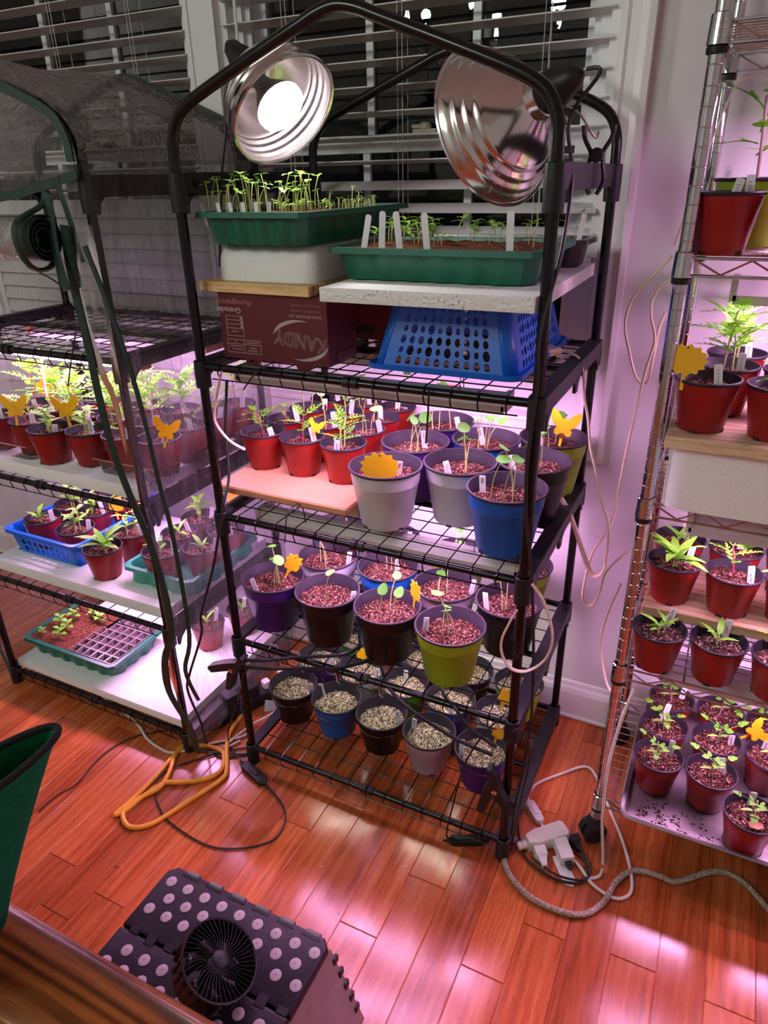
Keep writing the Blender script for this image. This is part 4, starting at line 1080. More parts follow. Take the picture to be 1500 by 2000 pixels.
for x,y,p,w,tx in [(.932,.165,None,'red pot with sun card above the foam block',None),(1.042,.160,('mari',1),'right front red pot above the foam block','BEER'),
 (.958,.272,('maritall',2),'second row red pot above the foam block',None),(1.066,.270,('mari',1),'second row right red pot above the foam block',None),(.970,.380,('maritall',1),'back left red pot above the foam block',None),(1.080,.380,('mari',1),'back right red pot above the foam block',None)]:
    pot(x,y,S,'red','red',p,w,grp=g,txt=tx,tagpos=[(.02,-.025)])
g='red pots on the second shelf of the chrome rack'; S=1.2905
for x,y,p,w in [(.912,.178,None,'left dark red pot on the chrome top bay'),(1.020,.178,None,'right dark red pot on the chrome top bay')]:
    pot(x,y,S,'red','red',p,w,grp=g,tagpos=[(.005,-.02),(.03,.01)],tags=2)
pot(.948,.325,1.2905,'mid','lime',('tomtall',1),'lime pot with tall tomato seedling on chrome rack',tagpos=[(-.05,.01)])
# left greenhouse
g='red pots on the foam board of the left greenhouse'; S=.7765
for x,y,p,w,tx in [(-.530,.020,('zin',3),'left of two front red pots under the glowing tube',None),(-.428,.048,('zin',2),'front red pot marked ZINNIA in left greenhouse','ZINNIA'),
 (-.634,.050,('mari',2),'red pot with left butterfly card in clear tray',None),(-.748,.045,('mari',1),'leftmost red pot in the clear tray',None),
 (-.322,.060,('mari',1),'front left red pot in right clear tray',None),(-.215,.072,None,'red pot with butterfly card in right clear tray',None),
 (-.215,.172,('marismall',1),'second front right red pot behind butterfly card, left greenhouse',None),(-.215,.272,('mari',1),'third red pot along greenhouse side, upper shelf',None),
 (-.215,.372,('maritall',1),'back right corner red pot, left greenhouse upper shelf',None),(-.330,.275,('maritall',2),'back row tall marigold pot, left greenhouse upper shelf',None),
 (-.330,.165,('maritall',1),'tall marigold pot in middle of right clear tray',None),(-.436,.155,('maritall',2),'bushy marigold pot behind the ZINNIA pot',None),
 (-.645,.158,('maritall',2),'bushy marigold pot behind the left butterfly card',None),(-.540,.130,('maritall',2),'bushy marigold pot in greenhouse centre, upper shelf',None),
 (-.750,.158,('maritall',1),'tall marigold pot at far left of upper shelf',None),(-.440,.265,('maritall',2),'back centre marigold pot, left greenhouse upper shelf',None),(-.600,.270,('maritall',2),'back left marigold pot, left greenhouse upper shelf',None)]:
    if x==-.215: x=-.222
    pot(x,y,S,'red','red',p,w,grp=g,txt=tx,tagpos=[(.025,-.01)])
g='red pots on the middle shelf of the left greenhouse'; S=.4385
for x,y,z,p,w in [(-.470,.050,S,('roslong',2),'front red pot between blue basket and green tray'),(-.468,.157,S,('zin',2),'red pot behind the front pot, beside blue basket'),
 (-.303,.095,.443,('marismall',1),'front left red pot in the flat green tray'),(-.218,.158,.443,('ros',1),'front right red pot in the flat green tray'),
 (-.345,.300,.443,('zin',2),'back left red pot in the flat green tray'),(-.226,.268,.443,('zin',2),'back right red pot in the flat green tray'),(-.330,.198,.443,('ros',1),'middle red pot in the flat green tray')]:
    pot(x,y,z,'red','red',p,w,grp=g)
g='red pots inside the blue basket'; S=.4435
for x,y,p,w in [(-.765,.106,('ros',2),'front left red pot in the blue basket'),(-.622,.098,('zin',3),'front right red pot in the blue basket'),
 (-.768,.214,('zin',2),'second row left red pot in the blue basket'),(-.662,.206,('zin',2),'second row right red pot in the blue basket'),
 (-.765,.322,('zin',2),'back left red pot in the blue basket'),(-.658,.315,('ros',2),'back right red pot in the blue basket')]:
    pot(x,y,S,'red','red',p,w,grp=g)
for x,y,w in [(-.352,.275,'red pot in clear bag on the lowest foam board'),(-.300,.385,'rear red pot on the lowest foam board')]:
    pot(x,y,.0885,'red','red',('ros',1),w,grp='red pots on the lowest foam board')
T=TRAPS
def tp(k,shape,s,rz,tilt,lean,where): sticky_trap(T[k],shape,s,.8*atan2(.954-T[k][0],1.094+T[k][1])+rz*.5,tilt,lean,where)
tp('white1','sun',1.32,-.15,.03,-.12,'orange sun-shaped sticky card in front pale grey pot')
tp('B','butterfly',.62,-.5,.25,0,'yellow butterfly card among the red pots on the wooden board')
tp('limer','butterfly',1.15,-.3,.12,-.1,'large yellow butterfly card in the lime pot at back right')
tp('p1','house',1.0,-.2,.5,0,'yellow card leaning in the purple pot, lower pot shelf')
tp('p5','house',1.0,-1.75,.15,0,'yellow card seen edge-on in the front centre black pot')
tp('p9','house',.7,-.3,.1,0,'yellow card in the green pot behind the right post')
tp('b10','house',1.05,-.3,.3,0,'yellow card in the light blue pot by the right post')
tp('b5','house',.75,-.6,.2,0,'narrow yellow card in the sown purple pot')
tp('b7','house',.8,-.3,-.2,0,'yellow card behind the black pots on the bottom shelf')
tp('l3','butterfly',1.1,-.4,.05,-.1,'left yellow butterfly card under the glowing grow tube')
tp('l1','butterfly',1.1,-.3,.0,0,'second yellow butterfly card, behind the two front red pots')
tp('l6','butterfly',1.0,-.1,.25,0,'yellow butterfly card behind plastic in the right clear tray')
tp('l13','sun',1.0,-.3,0,0,'orange sun card among marigolds at greenhouse back left')
tp('k7','house',1.1,-.3,0,0,'yellow card among pots at the back of blue basket')
tp('g4','house',.9,-.3,.2,0,'orange card behind plastic beside the left rack post')
tp('t1','sun',1.10,-.25,.0,-.05,'orange sun card in red pot above the foam block')
tp('r8','butterfly',.9,-.4,.8,-.3,'orange butterfly card in the baking tray pots')
# ------------------------------------------------------------------ upper shelf of the middle rack
S=1.0825
FACE=lambda x,y,z: Matrix.Translation((x,y,z))@Matrix.Rotation(pi/2,4,'X')@Matrix.Rotation(pi,4,'Z')   # lettering upside down on a front face
def carton(x0,x1,y0,y1,z0,z1,label,front=True):
    cx,cy_=(x0+x1)/2,(y0+y1)/2
    root=thing('fruit_carton',label,'box',(cx,cy_,z0),'red pomegranate cartons turned upside down')
    w,d,h=(x1-x0)/2,(y1-y0)/2,z1-z0; t=.003
    b=MB(); b.box(-w,w,-d,-d+t,0,h); b.box(-w,w,d-t,d,0,h); b.box(-w,-w+t,-d+t,d-t,0,h); b.box(w-t,w,-d+t,d-t,.0,h); b.box(-w+t,w-t,-d+t,d-t,h-t,h)
    b.obj('carton_walls',MT['carton'],root,smooth=False)
    b=MB(); b.prism([(w+.0003,-d+.03),(w+.0003,d-.005),(w+.002,d-.007),(w+.002,-d+.032)],.022); b.obj('corner_flap',MT['carton'],root,smooth=False)
    for xx in (-.055,.065):
        b=MB(); b.prism([(-.02,0),(.02,0),(.013,-.012),(-.013,-.012)],.003,M=Matrix.Translation((xx,-d+.004,.0005))@Matrix.Rotation(pi/2,4,'X')); b.obj('stacking_tab',MT['carton'],root,smooth=False)
    yf=-d-.0004
    def txt(s,size,x,z,mat,al='LEFT',bold=0,outline=None):
        me=text_mesh(s,size,.0002,al,outline,bold); me.materials.append(MT[mat])
        return link('printed_lettering',me,root,M=FACE(x,yf,z))
    if front:
        # rotated by 180 degrees: text start is at the right
        txt('Pomegranates',.0155,-w+.078,h-.019,'cartoninkdim','LEFT',.0002)
        txt('Grenades',.0155,-w+.052,h-.034,'cartonink','LEFT',.0002)
        txt('PRODUCE OF MEXICO',.0062,w-.013,h-.017,'cartoninkdim')
        txt('SCOTTSDALE, AZ 85260',.0062,w-.013,h-.027,'cartoninkdim')
        txt('EAGLE PRODUCE, LLC',.0072,w-.012,h-.037,'cartonink')
        me=text_mesh('KANDY',.040,.0002,'CENTER',None,-.0009); me.materials.append(MT['carton'])
        me2=text_mesh('KANDY',.040,.0002,'CENTER',.0006); me2.materials.append(MT['cartonink'])
        k=link('printed_logo',me2,root,M=FACE(.062,yf,.046)@Matrix.Rotation(radians(-7),4,'Z')@Matrix.Diagonal((.86,1,1,1)))
        # hatch strokes clipped to the letter bodies
        b=MB()
        segs=[((-.052,-.013),(-.052,.013)),((-.050,.0),(-.040,.012)),((-.049,.0),(-.040,-.012)),((-.034,-.013),(-.026,.013)),((-.018,-.013),(-.026,.013)),((-.010,-.013),(-.010,.013)),((-.009,.012),(.003,-.012)),((.005,-.013),(.005,.013)),((.014,-.013),(.014,.013)),((.018,.011),(.027,.004)),((.027,.004),(.027,-.005)),((.027,-.005),(.018,-.011)),((.046,-.013),(.046,0)),((.046,0),(.038,.012)),((.046,0),(.054,.012))]
        for (ax,az),(bx,bz) in segs:
            L=sqrt((bx-ax)**2+(bz-az)**2); n=max(3,int(L/.0035)); ux,uz=(bx-ax)/L,(bz-az)/L
            for i in range(n):
                t_=(i+.5)/n; mx,mz=ax+(bx-ax)*t_,az+(bz-az)*t_
                px,pz=-uz,ux
                dx,dz=px*.0022+ux*.0010,pz*.0022+uz*.0010
                b.add([(mx-dx-ux*.0003,mz-dz-uz*.0003,0),(mx+dx-ux*.0003,mz+dz-uz*.0003,0),(mx+dx+ux*.0003,mz+dz+uz*.0003,0),(mx-dx+ux*.0003,mz-dz+uz*.0003,0)],[(0,1,2,3)])
        link('printed_hatching',b.mesh('hatch',MT['cartonink'],False),root,M=FACE(.062,yf-.0001,.046)@Matrix.Rotation(radians(-7),4,'Z'))
        def cres(a0,a1,R,thick,sx,sz):
            p=[]; n=20
            for i in range(n+1):
                a=a0+(a1-a0)*i/n; p.append((R*cos(a)*sx,R*sin(a)*sz))
            for i in range(n,-1,-1):
                a=a0+(a1-a0)*i/n; q=R-thick*sin(pi*i/n); p.append((q*cos(a)*sx,q*sin(a)*sz))
            return p
        for a0,a1 in ((radians(75),radians(178)),(radians(-105),radians(-2))):
            p=cres(a0,a1,.062,.010,1,.62)
            b=MB(); n=len(p); v=[(x,z,0) for x,z in p]; f=[(i,i+1,n-2-i,n-1-i) for i in range(n//2-1)]
            b.add(v,f); link('printed_swoosh',b.mesh('swoosh',MT['cartonink'],False),root,M=Matrix.Translation((.062,yf,.046))@Matrix.Rotation(pi/2,4,'X')@Matrix.Rotation(radians(-5),4,'Z'))
        b=MB()
        def ln(xa,za,xb,zb,t=.0005):
            if abs(xa-xb)<1e-6: b.box(xa-t,xa+t,yf-.0001,yf+.0003,za,zb)
            else: b.box(xa,xb,yf-.0001,yf+.0003,za-t,za+t)
        X=-w+.012
        ln(X+.002,.045,X+.042,.045); ln(X+.002,.060,X+.042,.060); ln(X+.002,.068,X+.042,.068); ln(X+.002,.076,X+.042,.076); ln(X+.002,.084,X+.042,.084)
        ln(X+.002,.045,X+.002,.084); ln(X+.042,.045,X+.042,.084)
        ln(X,.012,X+.080,.012); ln(X,.029,X+.080,.029); ln(X,.038,X+.080,.038); ln(X,.012,X,.038); ln(X+.040,.012,X+.040,.038); ln(X+.080,.012,X+.080,.038)
        for zz in (.062,.070,.078): b.box(X+.036,X+.041,yf-.0001,yf+.0003,zz,zz+.004)
        b.obj('printed_table',MT['cartonink'],root,smooth=False)
        for s,sz,x,z in (('COUNT',.005,X+.030,.054),('VARIETY',.005,X+.070,.023),('VARIEDAD',.005,X+.072,.0175),('WONDERFUL',.005,X+.075,.0335),('RECOMMENDED',.0042,X+.037,.025),('TEMPERATURE',.0042,X+.037,.019),('5 C',.005,X+.024,.0335)): txt(s,sz,x,z,'cartonink')
    else:
        p=[]
        b=MB(); b.cbox(-.03,.03,yf-.0002,yf+.002,.012,.03,.001); b.obj('hand_hole_shade',MT['blackplastic'],root,smooth=False)  # solid black plate stands for the shade in the hand hole
    return root
carton(.030,.277,.040,.150,S,1.2115,'red upside-down fruit carton with white oval logo, under the pine board')
carton(.090,.335,.300,.420,S,1.2115,'second red carton, half hidden behind the front carton',False)

def plank(name,label,x0,x1,y0,y1,z0,z1,mat,rz=0,c=.0015,cat='board'):
    b=MB(); w,d=(x1-x0)/2,(y1-y0)/2; b.cbox(-w,w,-d,d,0,z1-z0,c)
    o=b.obj(name,MT[mat],smooth=False); o.location=((x0+x1)/2,(y0+y1)/2,z0); o.rotation_euler=(0,0,rz)
    return tag(o,label,cat)
plank('pine_board','short pine board on the red carton, under a foam block',-.004,.252,.030,.40,1.2120,1.2300,'pine',-.02)
def foam_rough(label,x0,x1,y0,y1,z0,z1,rz=0,rough=.0034):
    nx,ny=90,6; b=MB(); w,d,h=(x1-x0)/2,(y1-y0)/2,z1-z0
    b.box(-w,w,-d+.002,d,0,h)
    # broken bead edge on the front face
    v=[];cols=110;rows=8
    for j in range(rows+1):
        for i in range(cols+1):
            x=-w+2*w*i/cols; z=h*j/rows; e=0 if (i in(0,cols) or j in(0,rows)) else 1
            v.append((x,-d+e*(-.0008+rough*(noise.noise(Vector((x*300,z*300,1)))*1.3)),z))
    b.add(v,[(j*(cols+1)+i,j*(cols+1)+i+1,(j+1)*(cols+1)+i+1,(j+1)*(cols+1)+i) for j in range(rows) for i in range(cols)])
    for k in (0,cols): pass
    o=b.obj('foam_board',MT['foam'],smooth=True,angle=.9); o.location=((x0+x1)/2,(y0+y1)/2,z0); o.rotation_euler=(0,0,rz)
    return tag(o,label,'foam board','white styrofoam boards')
foam_rough('white styrofoam board with broken edge on the upturned blue basket',.300,.676,-.022,.470,1.2155,1.2390,.012)
def foam_block(label,x0,x1,y0,y1,z0,z1,rr):
    b=MB(); w,d,h=(x1-x0)/2,(y1-y0)/2,z1-z0
    def ring(ins,z,rad):
        p=[]; n=6
        for cx,cy_,a0 in ((w-rad,d-rad,0),(-w+rad,d-rad,pi/2),(-w+rad,-d+rad,pi),(w-rad,-d+rad,3*pi/2)):
            for i in range(n+1):
                a=a0+pi/2*i/n; p.append((cx+(rad-ins)*cos(a),cy_+(rad-ins)*sin(a),z))
        return p
    R_=[ring(.0,0,.03),ring(0,h-rr,.03)]+[ring(rr*.8*(1-cos(a)),h-rr+rr*sin(a),.03) for a in (.4,.8,1.2,1.57)]
    b.rings(R_); o=b.obj('foam_block',MT['foam'],angle=1.0); o.location=((x0+x1)/2,(y0+y1)/2,z0)
    return tag(o,label,'foam block','white styrofoam blocks')
foam_block('rounded white styrofoam block between pine board and green tray',.012,.240,.062,.39,1.2303,1.2965,.036)
foam_block('large white styrofoam block standing on the chrome shelf',.893,1.50,.115,.40,.8730,.9898,.004)

def basket(name,label,x0,x1,y0,y1,z0,z1,inverted,ins=.035,mat='blue_basket',grp=None,holes='round'):
    """tapered laundry basket; walls pierced by real holes"""
    cx,cy_=(x0+x1)/2,(y0+y1)/2; w,d,h=(x1-x0)/2,(y1-y0)/2,z1-z0
    root=thing(name,label,'basket',(cx,cy_,z0),grp)
    Z=lambda t:(h*(1-t) if inverted else h*t)     # t=0 small end, t=1 rim
    def wall(half,cells_u,cells_t,put,nm):
        b=MB(); rn=random.Random(5)
        t0,t1=.08,.93
        us=[-.84+1.68*i/cells_u for i in range(cells_u+1)]; ts=[t0+(t1-t0)*j/cells_t for j in range(cells_t+1)]
        def P(u,t,o=0): return put(u,t,o)
        # solid strips round the pierced field
        def quad(u0,u1,ta,tb,n=1):
            b.add([P(u0,ta),P(u1,ta),P(u1,tb),P(u0,tb)],[(0,1,2,3)])
        quad(-1,1,0,t0); quad(-1,1,t1,1); quad(-1,us[0],t0,t1); quad(us[-1],1,t0,t1)
        for j in range(cells_t):
            for i in range(cells_u):
                ua,ub,ta,tb=us[i],us[i+1],ts[j],ts[j+1]; uc,tc=(ua+ub)/2,(ta+tb)/2
                if holes=='round':
                    f=(.38 if (i%2)^(j%2) else .30)*(1.0 if i%2 else .85)
                    N=12; fu=f*(ub-ua)*1.0; ft=fu*half/h
                    inner=[(uc+fu*cos(2*pi*k/N+pi/4),tc+ft*sin(2*pi*k/N+pi/4)) for k in range(N)]
                else:
                    N=12; fu=.34*(ub-ua); ft=.40*(tb-ta)
                    if (i+j)%5==4 and False: continue
                    inner=[(uc+fu*max(-1,min(1,1.3*cos(2*pi*k/N+pi/4))),tc+ft*max(-1,min(1,1.3*sin(2*pi*k/N+pi/4)))) for k in range(N)]
                outer=[]
                for k in range(N):
                    a=2*pi*k/N+pi/4; c_,s_=cos(a),sin(a); m=max(abs(c_),abs(s_)); outer.append((uc+(ub-ua)/2*c_/m,tc+(tb-ta)/2*s_/m))
                v=[P(*p) for p in outer]+[P(*p) for p in inner]
                b.add(v,[(k,(k+1)%N,N+(k+1)%N,N+k) for k in range(N)])
        o=b.obj(nm,MT[mat],root,smooth=False); md=o.modifiers.new('t','SOLIDIFY'); md.thickness=.0018; md.offset=0
    r=.022
    def f_front(s): return lambda u,t,o=0: ((w-ins*(1-t)-r)*u, s*(d-ins*(1-t)), Z(t))
    def f_side(s): return lambda u,t,o=0: (s*(w-ins*(1-t)), (d-ins*(1-t)-r)*u, Z(t))
    cu=int(2*w/.0255); cd=int(2*d/.0255); ct=max(3,int(h/.021))
    if holes=='slot': cu=int(2*w/.034); cd=int(2*d/.034); ct=3
    for s in (-1,1):
        wall(w,cu,ct,f_front(s),'basket_wall'); wall(d,cd,ct,f_side(s),'basket_wall')
    for sx in (-1,1):
        for sy in (-1,1):
            b=MB(); rings=[]
            for t in (0,.5,1):
                ww,dd=w-ins*(1-t),d-ins*(1-t)
                rings.append([(sx*(ww-r+r*sin(a)),sy*(dd-r+r*cos(a)),Z(t)) for a in [pi/2*k/6 for k in range(7)]])
            b.rings(rings,closed=False)
            o=b.obj('basket_corner',MT[mat],root); md=o.modifiers.new('t','SOLIDIFY'); md.thickness=.0018; md.offset=0
    b=MB()
    def rr(W,D_,z,rad=.024):
        p=[]
        for cx_,cy2,a0 in ((W-rad,D_-rad,0),(-W+rad,D_-rad,pi/2),(-W+rad,-D_+rad,pi),(W-rad,-D_+rad,3*pi/2)):
            for i in range(6): a=a0+pi/2*i/5; p.append((cx_+rad*cos(a),cy2+rad*sin(a),z))
        return p
    z1_=Z(1); s=-1 if not inverted else 1
    b.rings([rr(w-.001,d-.001,z1_),rr(w+.009,d+.009,z1_+s*.001),rr(w+.010,d+.010,z1_+s*.010),rr(w+.008,d+.008,z1_+s*.011),rr(w+.001,d+.001,z1_+s*.004)],caps=False)
    b.obj('rim',MT[mat],root,angle=.5)
    b=MB(); W_,D_2=w-ins,d-ins
    b.box(-W_,W_,-D_2,D_2,Z(0)-(0.002 if inverted else 0),Z(0)+(0 if inverted else .002)); b.obj('basket_base',MT[mat],root,smooth=False)
    return root
basket('laundry_basket','bright blue basket with round holes, upturned under the foam board',.352,.632,.070,.430,S,1.2150,True,.032)
basket('laundry_basket','blue slotted basket full of potted seedlings, left greenhouse',-.838,-.560,.035,.395,.4400,.5150,False,.012,holes='slot')

# ---- seed trays
def seed_tray(label,x0,x1,y0,y1,z0,h,mat='tray',soil=True,cells=None,rz=0,ins=.022,grp='green seed trays'):
    cx,cy_=(x0+x1)/2,(y0+y1)/2; w,d=(x1-x0)/2,(y1-y0)/2
    root=thing('seed_tray',label,'seed tray',(cx,cy_,z0),grp,rz)
    def ring(W,D_,z,rad=.014,ribs=0,amp=.0):
        p=[]
        def edge(ax,ay,bx,by,nx,ny,n):
            q=[]
            for i in range(n*4+1):
                t=i/(n*4); k=i%4; a=amp if k in(1,2) else 0
                q.append((ax+(bx-ax)*t+nx*a,ay+(by-ay)*t+ny*a,z))
            return q
        nX=max(3,int(2*w/.062)); nY=max(2,int(2*d/.062))
        p+=edge(-W+rad,-D_,W-rad,-D_,0,-1,nX); p+=edge(W,-D_+rad,W,D_-rad,1,0,nY); p+=edge(W-rad,D_,-W+rad,D_,0,1,nX); p+=edge(-W,D_-rad,-W,-D_+rad,-1,0,nY)
        return p
    b=MB()
    R_=[ring(w-ins,d-ins,.001,amp=.006),ring(w-ins+.001,d-ins+.001,.004,amp=.007),ring(w-.013,d-.013,h*.80,amp=.006),ring(w-.009,d-.009,h-.010,amp=.0),ring(w-.007,d-.007,h-.004),ring(w,d,h-.003),ring(w+.001,d+.001,h-.010),ring(w+.0025,d+.0025,h-.010),ring(w+.0015,d+.0015,h),ring(w-.010,d-.010,h),ring(w-.013,d-.013,h*.78),ring(w-ins-.002,d-ins-.002,.006)]
    b.rings(R_,caps=True); b.obj('tray_shell',MT[mat],root,angle=.45)
    if soil:
        nx,ny=46,max(10,int(46*d/w)); W,D_=w-.012,d-.012; zs_=h-.006; v=[]
        for j in range(ny+1):
            for i in range(nx+1):
                x=-W+2*W*i/nx; y=-D_+2*D_*j/ny; v.append((x,y,zs_+noise.noise(Vector((x*40,y*40,x0*9)))*.004+noise.noise(Vector((x*160,y*160,3)))*.0022))
        q=MB(); q.add(v,[(j*(nx+1)+i,j*(nx+1)+i+1,(j+1)*(nx+1)+i+1,(j+1)*(nx+1)+i) for j in range(ny) for i in range(nx)])
        so=q.obj('soil',MT['peat'],root,angle=3)
    if cells:
        nx,ny,rng=cells; W,D_=w-.013,d-.013; q=MB(); cwx,cwy=2*W/nx,2*D_/ny
        for i in range(nx):
            for j in range(ny):
                if not rng(i,j): continue
                xa,xb=-W+i*cwx,-W+(i+1)*cwx; ya,yb=-D_+j*cwy,-D_+(j+1)*cwy; zt=h+.001
                O=[(xa,ya),(xb,ya),(xb,yb),(xa,yb)]; k=.0025; I=[(xa+k,ya+k),(xb-k,ya+k),(xb-k,yb-k),(xa+k,yb-k)]; k2=.010; Bm=[(xa+k2,ya+k2),(xb-k2,ya+k2),(xb-k2,yb-k2),(xa+k2,yb-k2)]
                q.rings([[(x,y,zt-.002) for x,y in O],[(x,y,zt) for x,y in O],[(x,y,zt) for x,y in I],[(x,y,h-.040) for x,y in Bm]],caps=False)
                q.add([(x,y,h-.040) for x,y in Bm],[(0,1,2,3)])
        q.obj('cell_insert',MT['cells'],root,smooth=False)
    return root,h
def tray_seedlings(root,pts,h,name='seedling'):
    """pts: list of (x,y,H,lean,kind)"""
    for i,(x,y,H,lx,ly,s,kind) in enumerate(pts):
        rn=random.Random(i*7+int(x*1e4)); b=MB()
        b.tube(spline([(0,0,-.004),(lx*.2,ly*.2,H*.55),(lx,ly,H)],3),.0010,4)
        n=rn.choice([2,2,4]) if kind=='s' else rn.choice([4,6])
        a=rn.uniform(0,6.28)
        for k in range(n):
            Mx=leaf_mat((lx,ly,H-(.004 if k>1 else 0)*(k//2)),a+pi*(k%2)+1.57*(k//2)+rn.uniform(-.2,.2),rn.uniform(.0,.7),s*rn.uniform(.8,1.1))
            b.add(*blade_v(1,.30 if kind=='s' else .2,4,.2,.3,M=Mx),1)
        o=b.obj(name,[MT['stem'],MT['leaf_seed']],root,angle=3); o.location=(x,y,h-.004)
t1,h1=seed_tray('green seed tray crowded with tall sprouts, under the glowing lamp',.003,.252,.024,.470,1.2970,.0585)
rn=random.Random(21); pts=[]
for i in range(44):
    pts.append((-.105+.165*rn.random(),-.205+.15*rn.random()+.0,rn.uniform(.035,.068),rn.uniform(-.012,.016),rn.uniform(-.01,.01),rn.uniform(.013,.018),'s'))
for i in range(8):
    pts.append((rn.uniform(-.02,.10),rn.uniform(-.05,.08),rn.uniform(.03,.05),rn.uniform(-.01,.01),0,.011,'s'))
for i in range(60):
    pts.append((rn.uniform(-.02,.105),rn.uniform(-.18,.17),rn.uniform(.010,.022),rn.uniform(-.006,.006),rn.uniform(-.004,.004),rn.uniform(.008,.011),'s'))
pts.append((-.092,-.208,.055,-.003,0,.014,'s'))
tray_seedlings(t1,pts,h1)
for i,(x) in enumerate((.022,.058,.082,.108,.134,.16)):
    plant_label((x,.040+.002*i,1.2970+h1-.014),-.1+.05*i,-.28+.07*i,0,'short white label, number %s from the left, in the crowded sprout tray'%['one','two','three','four','five','six'][i],.030,None,.008)
t2,h2=seed_tray('green seed tray with tall white labels on the foam board',.270,.660,.062,.330,1.2400,.0560)
rn=random.Random(5); pts=[]
for i in range(26): pts.append((rn.uniform(-.16,.06),rn.uniform(-.02,.11),rn.uniform(.022,.046),rn.uniform(-.01,.01),rn.uniform(-.01,.01),rn.uniform(.018,.028),'m'))
for i in range(6): pts.append((rn.uniform(.03,.17),rn.uniform(-.04,.10),rn.uniform(.03,.045),rn.uniform(-.008,.008),0,rn.uniform(.012,.016),'s'))
tray_seedlings(t2,pts,h2)
for i,(x,rz,tl,L) in enumerate([(.322,-.1,.22,.066),(.360,0,.05,.070),(.398,0,-.12,.070),(.450,0,-.10,.068),(.598,0,-.02,.070)]):
    plant_label((x,.105,1.2400+h2-.016),rz,tl,.0,['leftmost tall rounded label, leaning right, in the green tray','second tall rounded label in the green tray','third tall rounded label in the green tray','fourth tall rounded label, amid the tray seedlings','tall rounded label alone near the right rack post'][i],L+.004,None,.0125)
t3,h3=seed_tray('black seed tray of brown soil behind the green tray',.290,.672,.345,.472,1.2400,.052,'celltray')
tray_seedlings(t3,[(.165,-.03,.06,.015,0,.02,'m'),(.06,0,.03,0,0,.014,'s'),(-.05,.01,.03,0,0,.014,'s')],h3)
for i,x in enumerate((.655,.645)): plant_label((x,.375+.03*i,1.278),0,.15,.0,['front thin white label beside the right rack post','rear thin white label beside the right rack post'][i],.060,None,.006)
# foam boards of the left greenhouse and what stands on them
foam_rough('white styrofoam board under the pots, upper shelf of left greenhouse',-.862,-.205,-.034,.40,.7455,.7755,0,.0006)
foam_rough('white styrofoam board under the blue basket, left greenhouse',-.852,-.200,-.020,.41,.4080,.4375,0,.0006)
foam_rough('white styrofoam board on the lowest shelf of left greenhouse',-.855,-.205,-.034,.42,.0640,.0875,0,.0006)
foam_rough('white styrofoam board under the wooden board, upper pot shelf',.060,.300,.090,.440,.7455,.7710,0,.0006)
b=MB(); b.cbox(-.17,.17,-.226,.226,0,.0180,.004); o=b.obj('wooden_board',MT['maple'],smooth=False); o.location=(.132,.262,.7720); tag(o,'smooth reddish wooden board carrying the small red pots','board')
t4,h4=seed_tray('green seed tray with empty clear cells and basil, lowest shelf',-.862,-.488,.004,.225,.0880,.056,cells=(12,6,lambda i,j: i>=6 and not(i==6 and j>3)),soil=False)
q=MB(); nx,ny=40,30; W0,W1_,D0,D1=-.173,.012,-.098,.098; v=[]
for j in range(ny+1):
    for i in range(nx+1):
        x=W0+(W1_-W0)*i/nx; y=D0+(D1-D0)*j/ny; v.append((x,y,h4-.003+noise.noise(Vector((x*50,y*50,7)))*.004+noise.noise(Vector((x*180,y*180,3)))*.002))
q.add(v,[(j*(nx+1)+i,j*(nx+1)+i+1,(j+1)*(nx+1)+i+1,(j+1)*(nx+1)+i) for j in range(ny) for i in range(nx)])
q.obj('soil',MT['peat'],t4,angle=3)
for k,(x,y) in enumerate([(-.13,-.01),(-.085,-.02),(-.075,-.06),(-.14,-.07),(-.06,.06),(-.02,.05),(-.115,.03)]):
    rn=random.Random(k); sd=seedling('basil',1,t4,h4-.002,rn,.05); sd.location=(x,y,h4-.002); sd.scale=(1.1-.4*(k==3),)*3
# flat green tray without soil, holding pots
seed_tray('shallow green tray holding red pots, middle shelf of left greenhouse',-.405,-.172,.045,.345,.4378,.048,'gtray',soil=False,ins=.010)
def clear_tray(label,x0,x1,y0,y1,z0):
    cx,cy_=(x0+x1)/2,(y0+y1)/2; w,d=(x1-x0)/2,(y1-y0)/2; root=thing('clear_tray',label,'tray',(cx,cy_,z0),'clear plastic trays under the pots')
    b=MB()
    def rr(W,D_,z,rad=.015):
        p=[]
        for cx_,cy2,a0 in ((W-rad,D_-rad,0),(-W+rad,D_-rad,pi/2),(-W+rad,-D_+rad,pi),(W-rad,-D_+rad,3*pi/2)):
            for i in range(5): a=a0+pi/2*i/4; p.append((cx_+rad*cos(a),cy2+rad*sin(a),z))
        return p
    b.rings([rr(w-.006,d-.006,.0004),rr(w-.001,d-.001,.04)],caps=False); b.obj('tray_wall',MT['clearplastic'],root)
    b=MB(); b.rings([rr(w-.001,d-.001,.04),rr(w+.006,d+.006,.041),rr(w+.006,d+.006,.038),rr(w+.002,d+.002,.036)],caps=False); b.obj('tray_rim',MT['clearplastic'],root)
clear_tray('clear plastic tray around the pots at left, upper shelf',-.812,-.580,-.012,.39,.7757)
clear_tray('clear plastic tray around the pots at right, upper shelf',-.370,-.165,.000,.43,.7757)
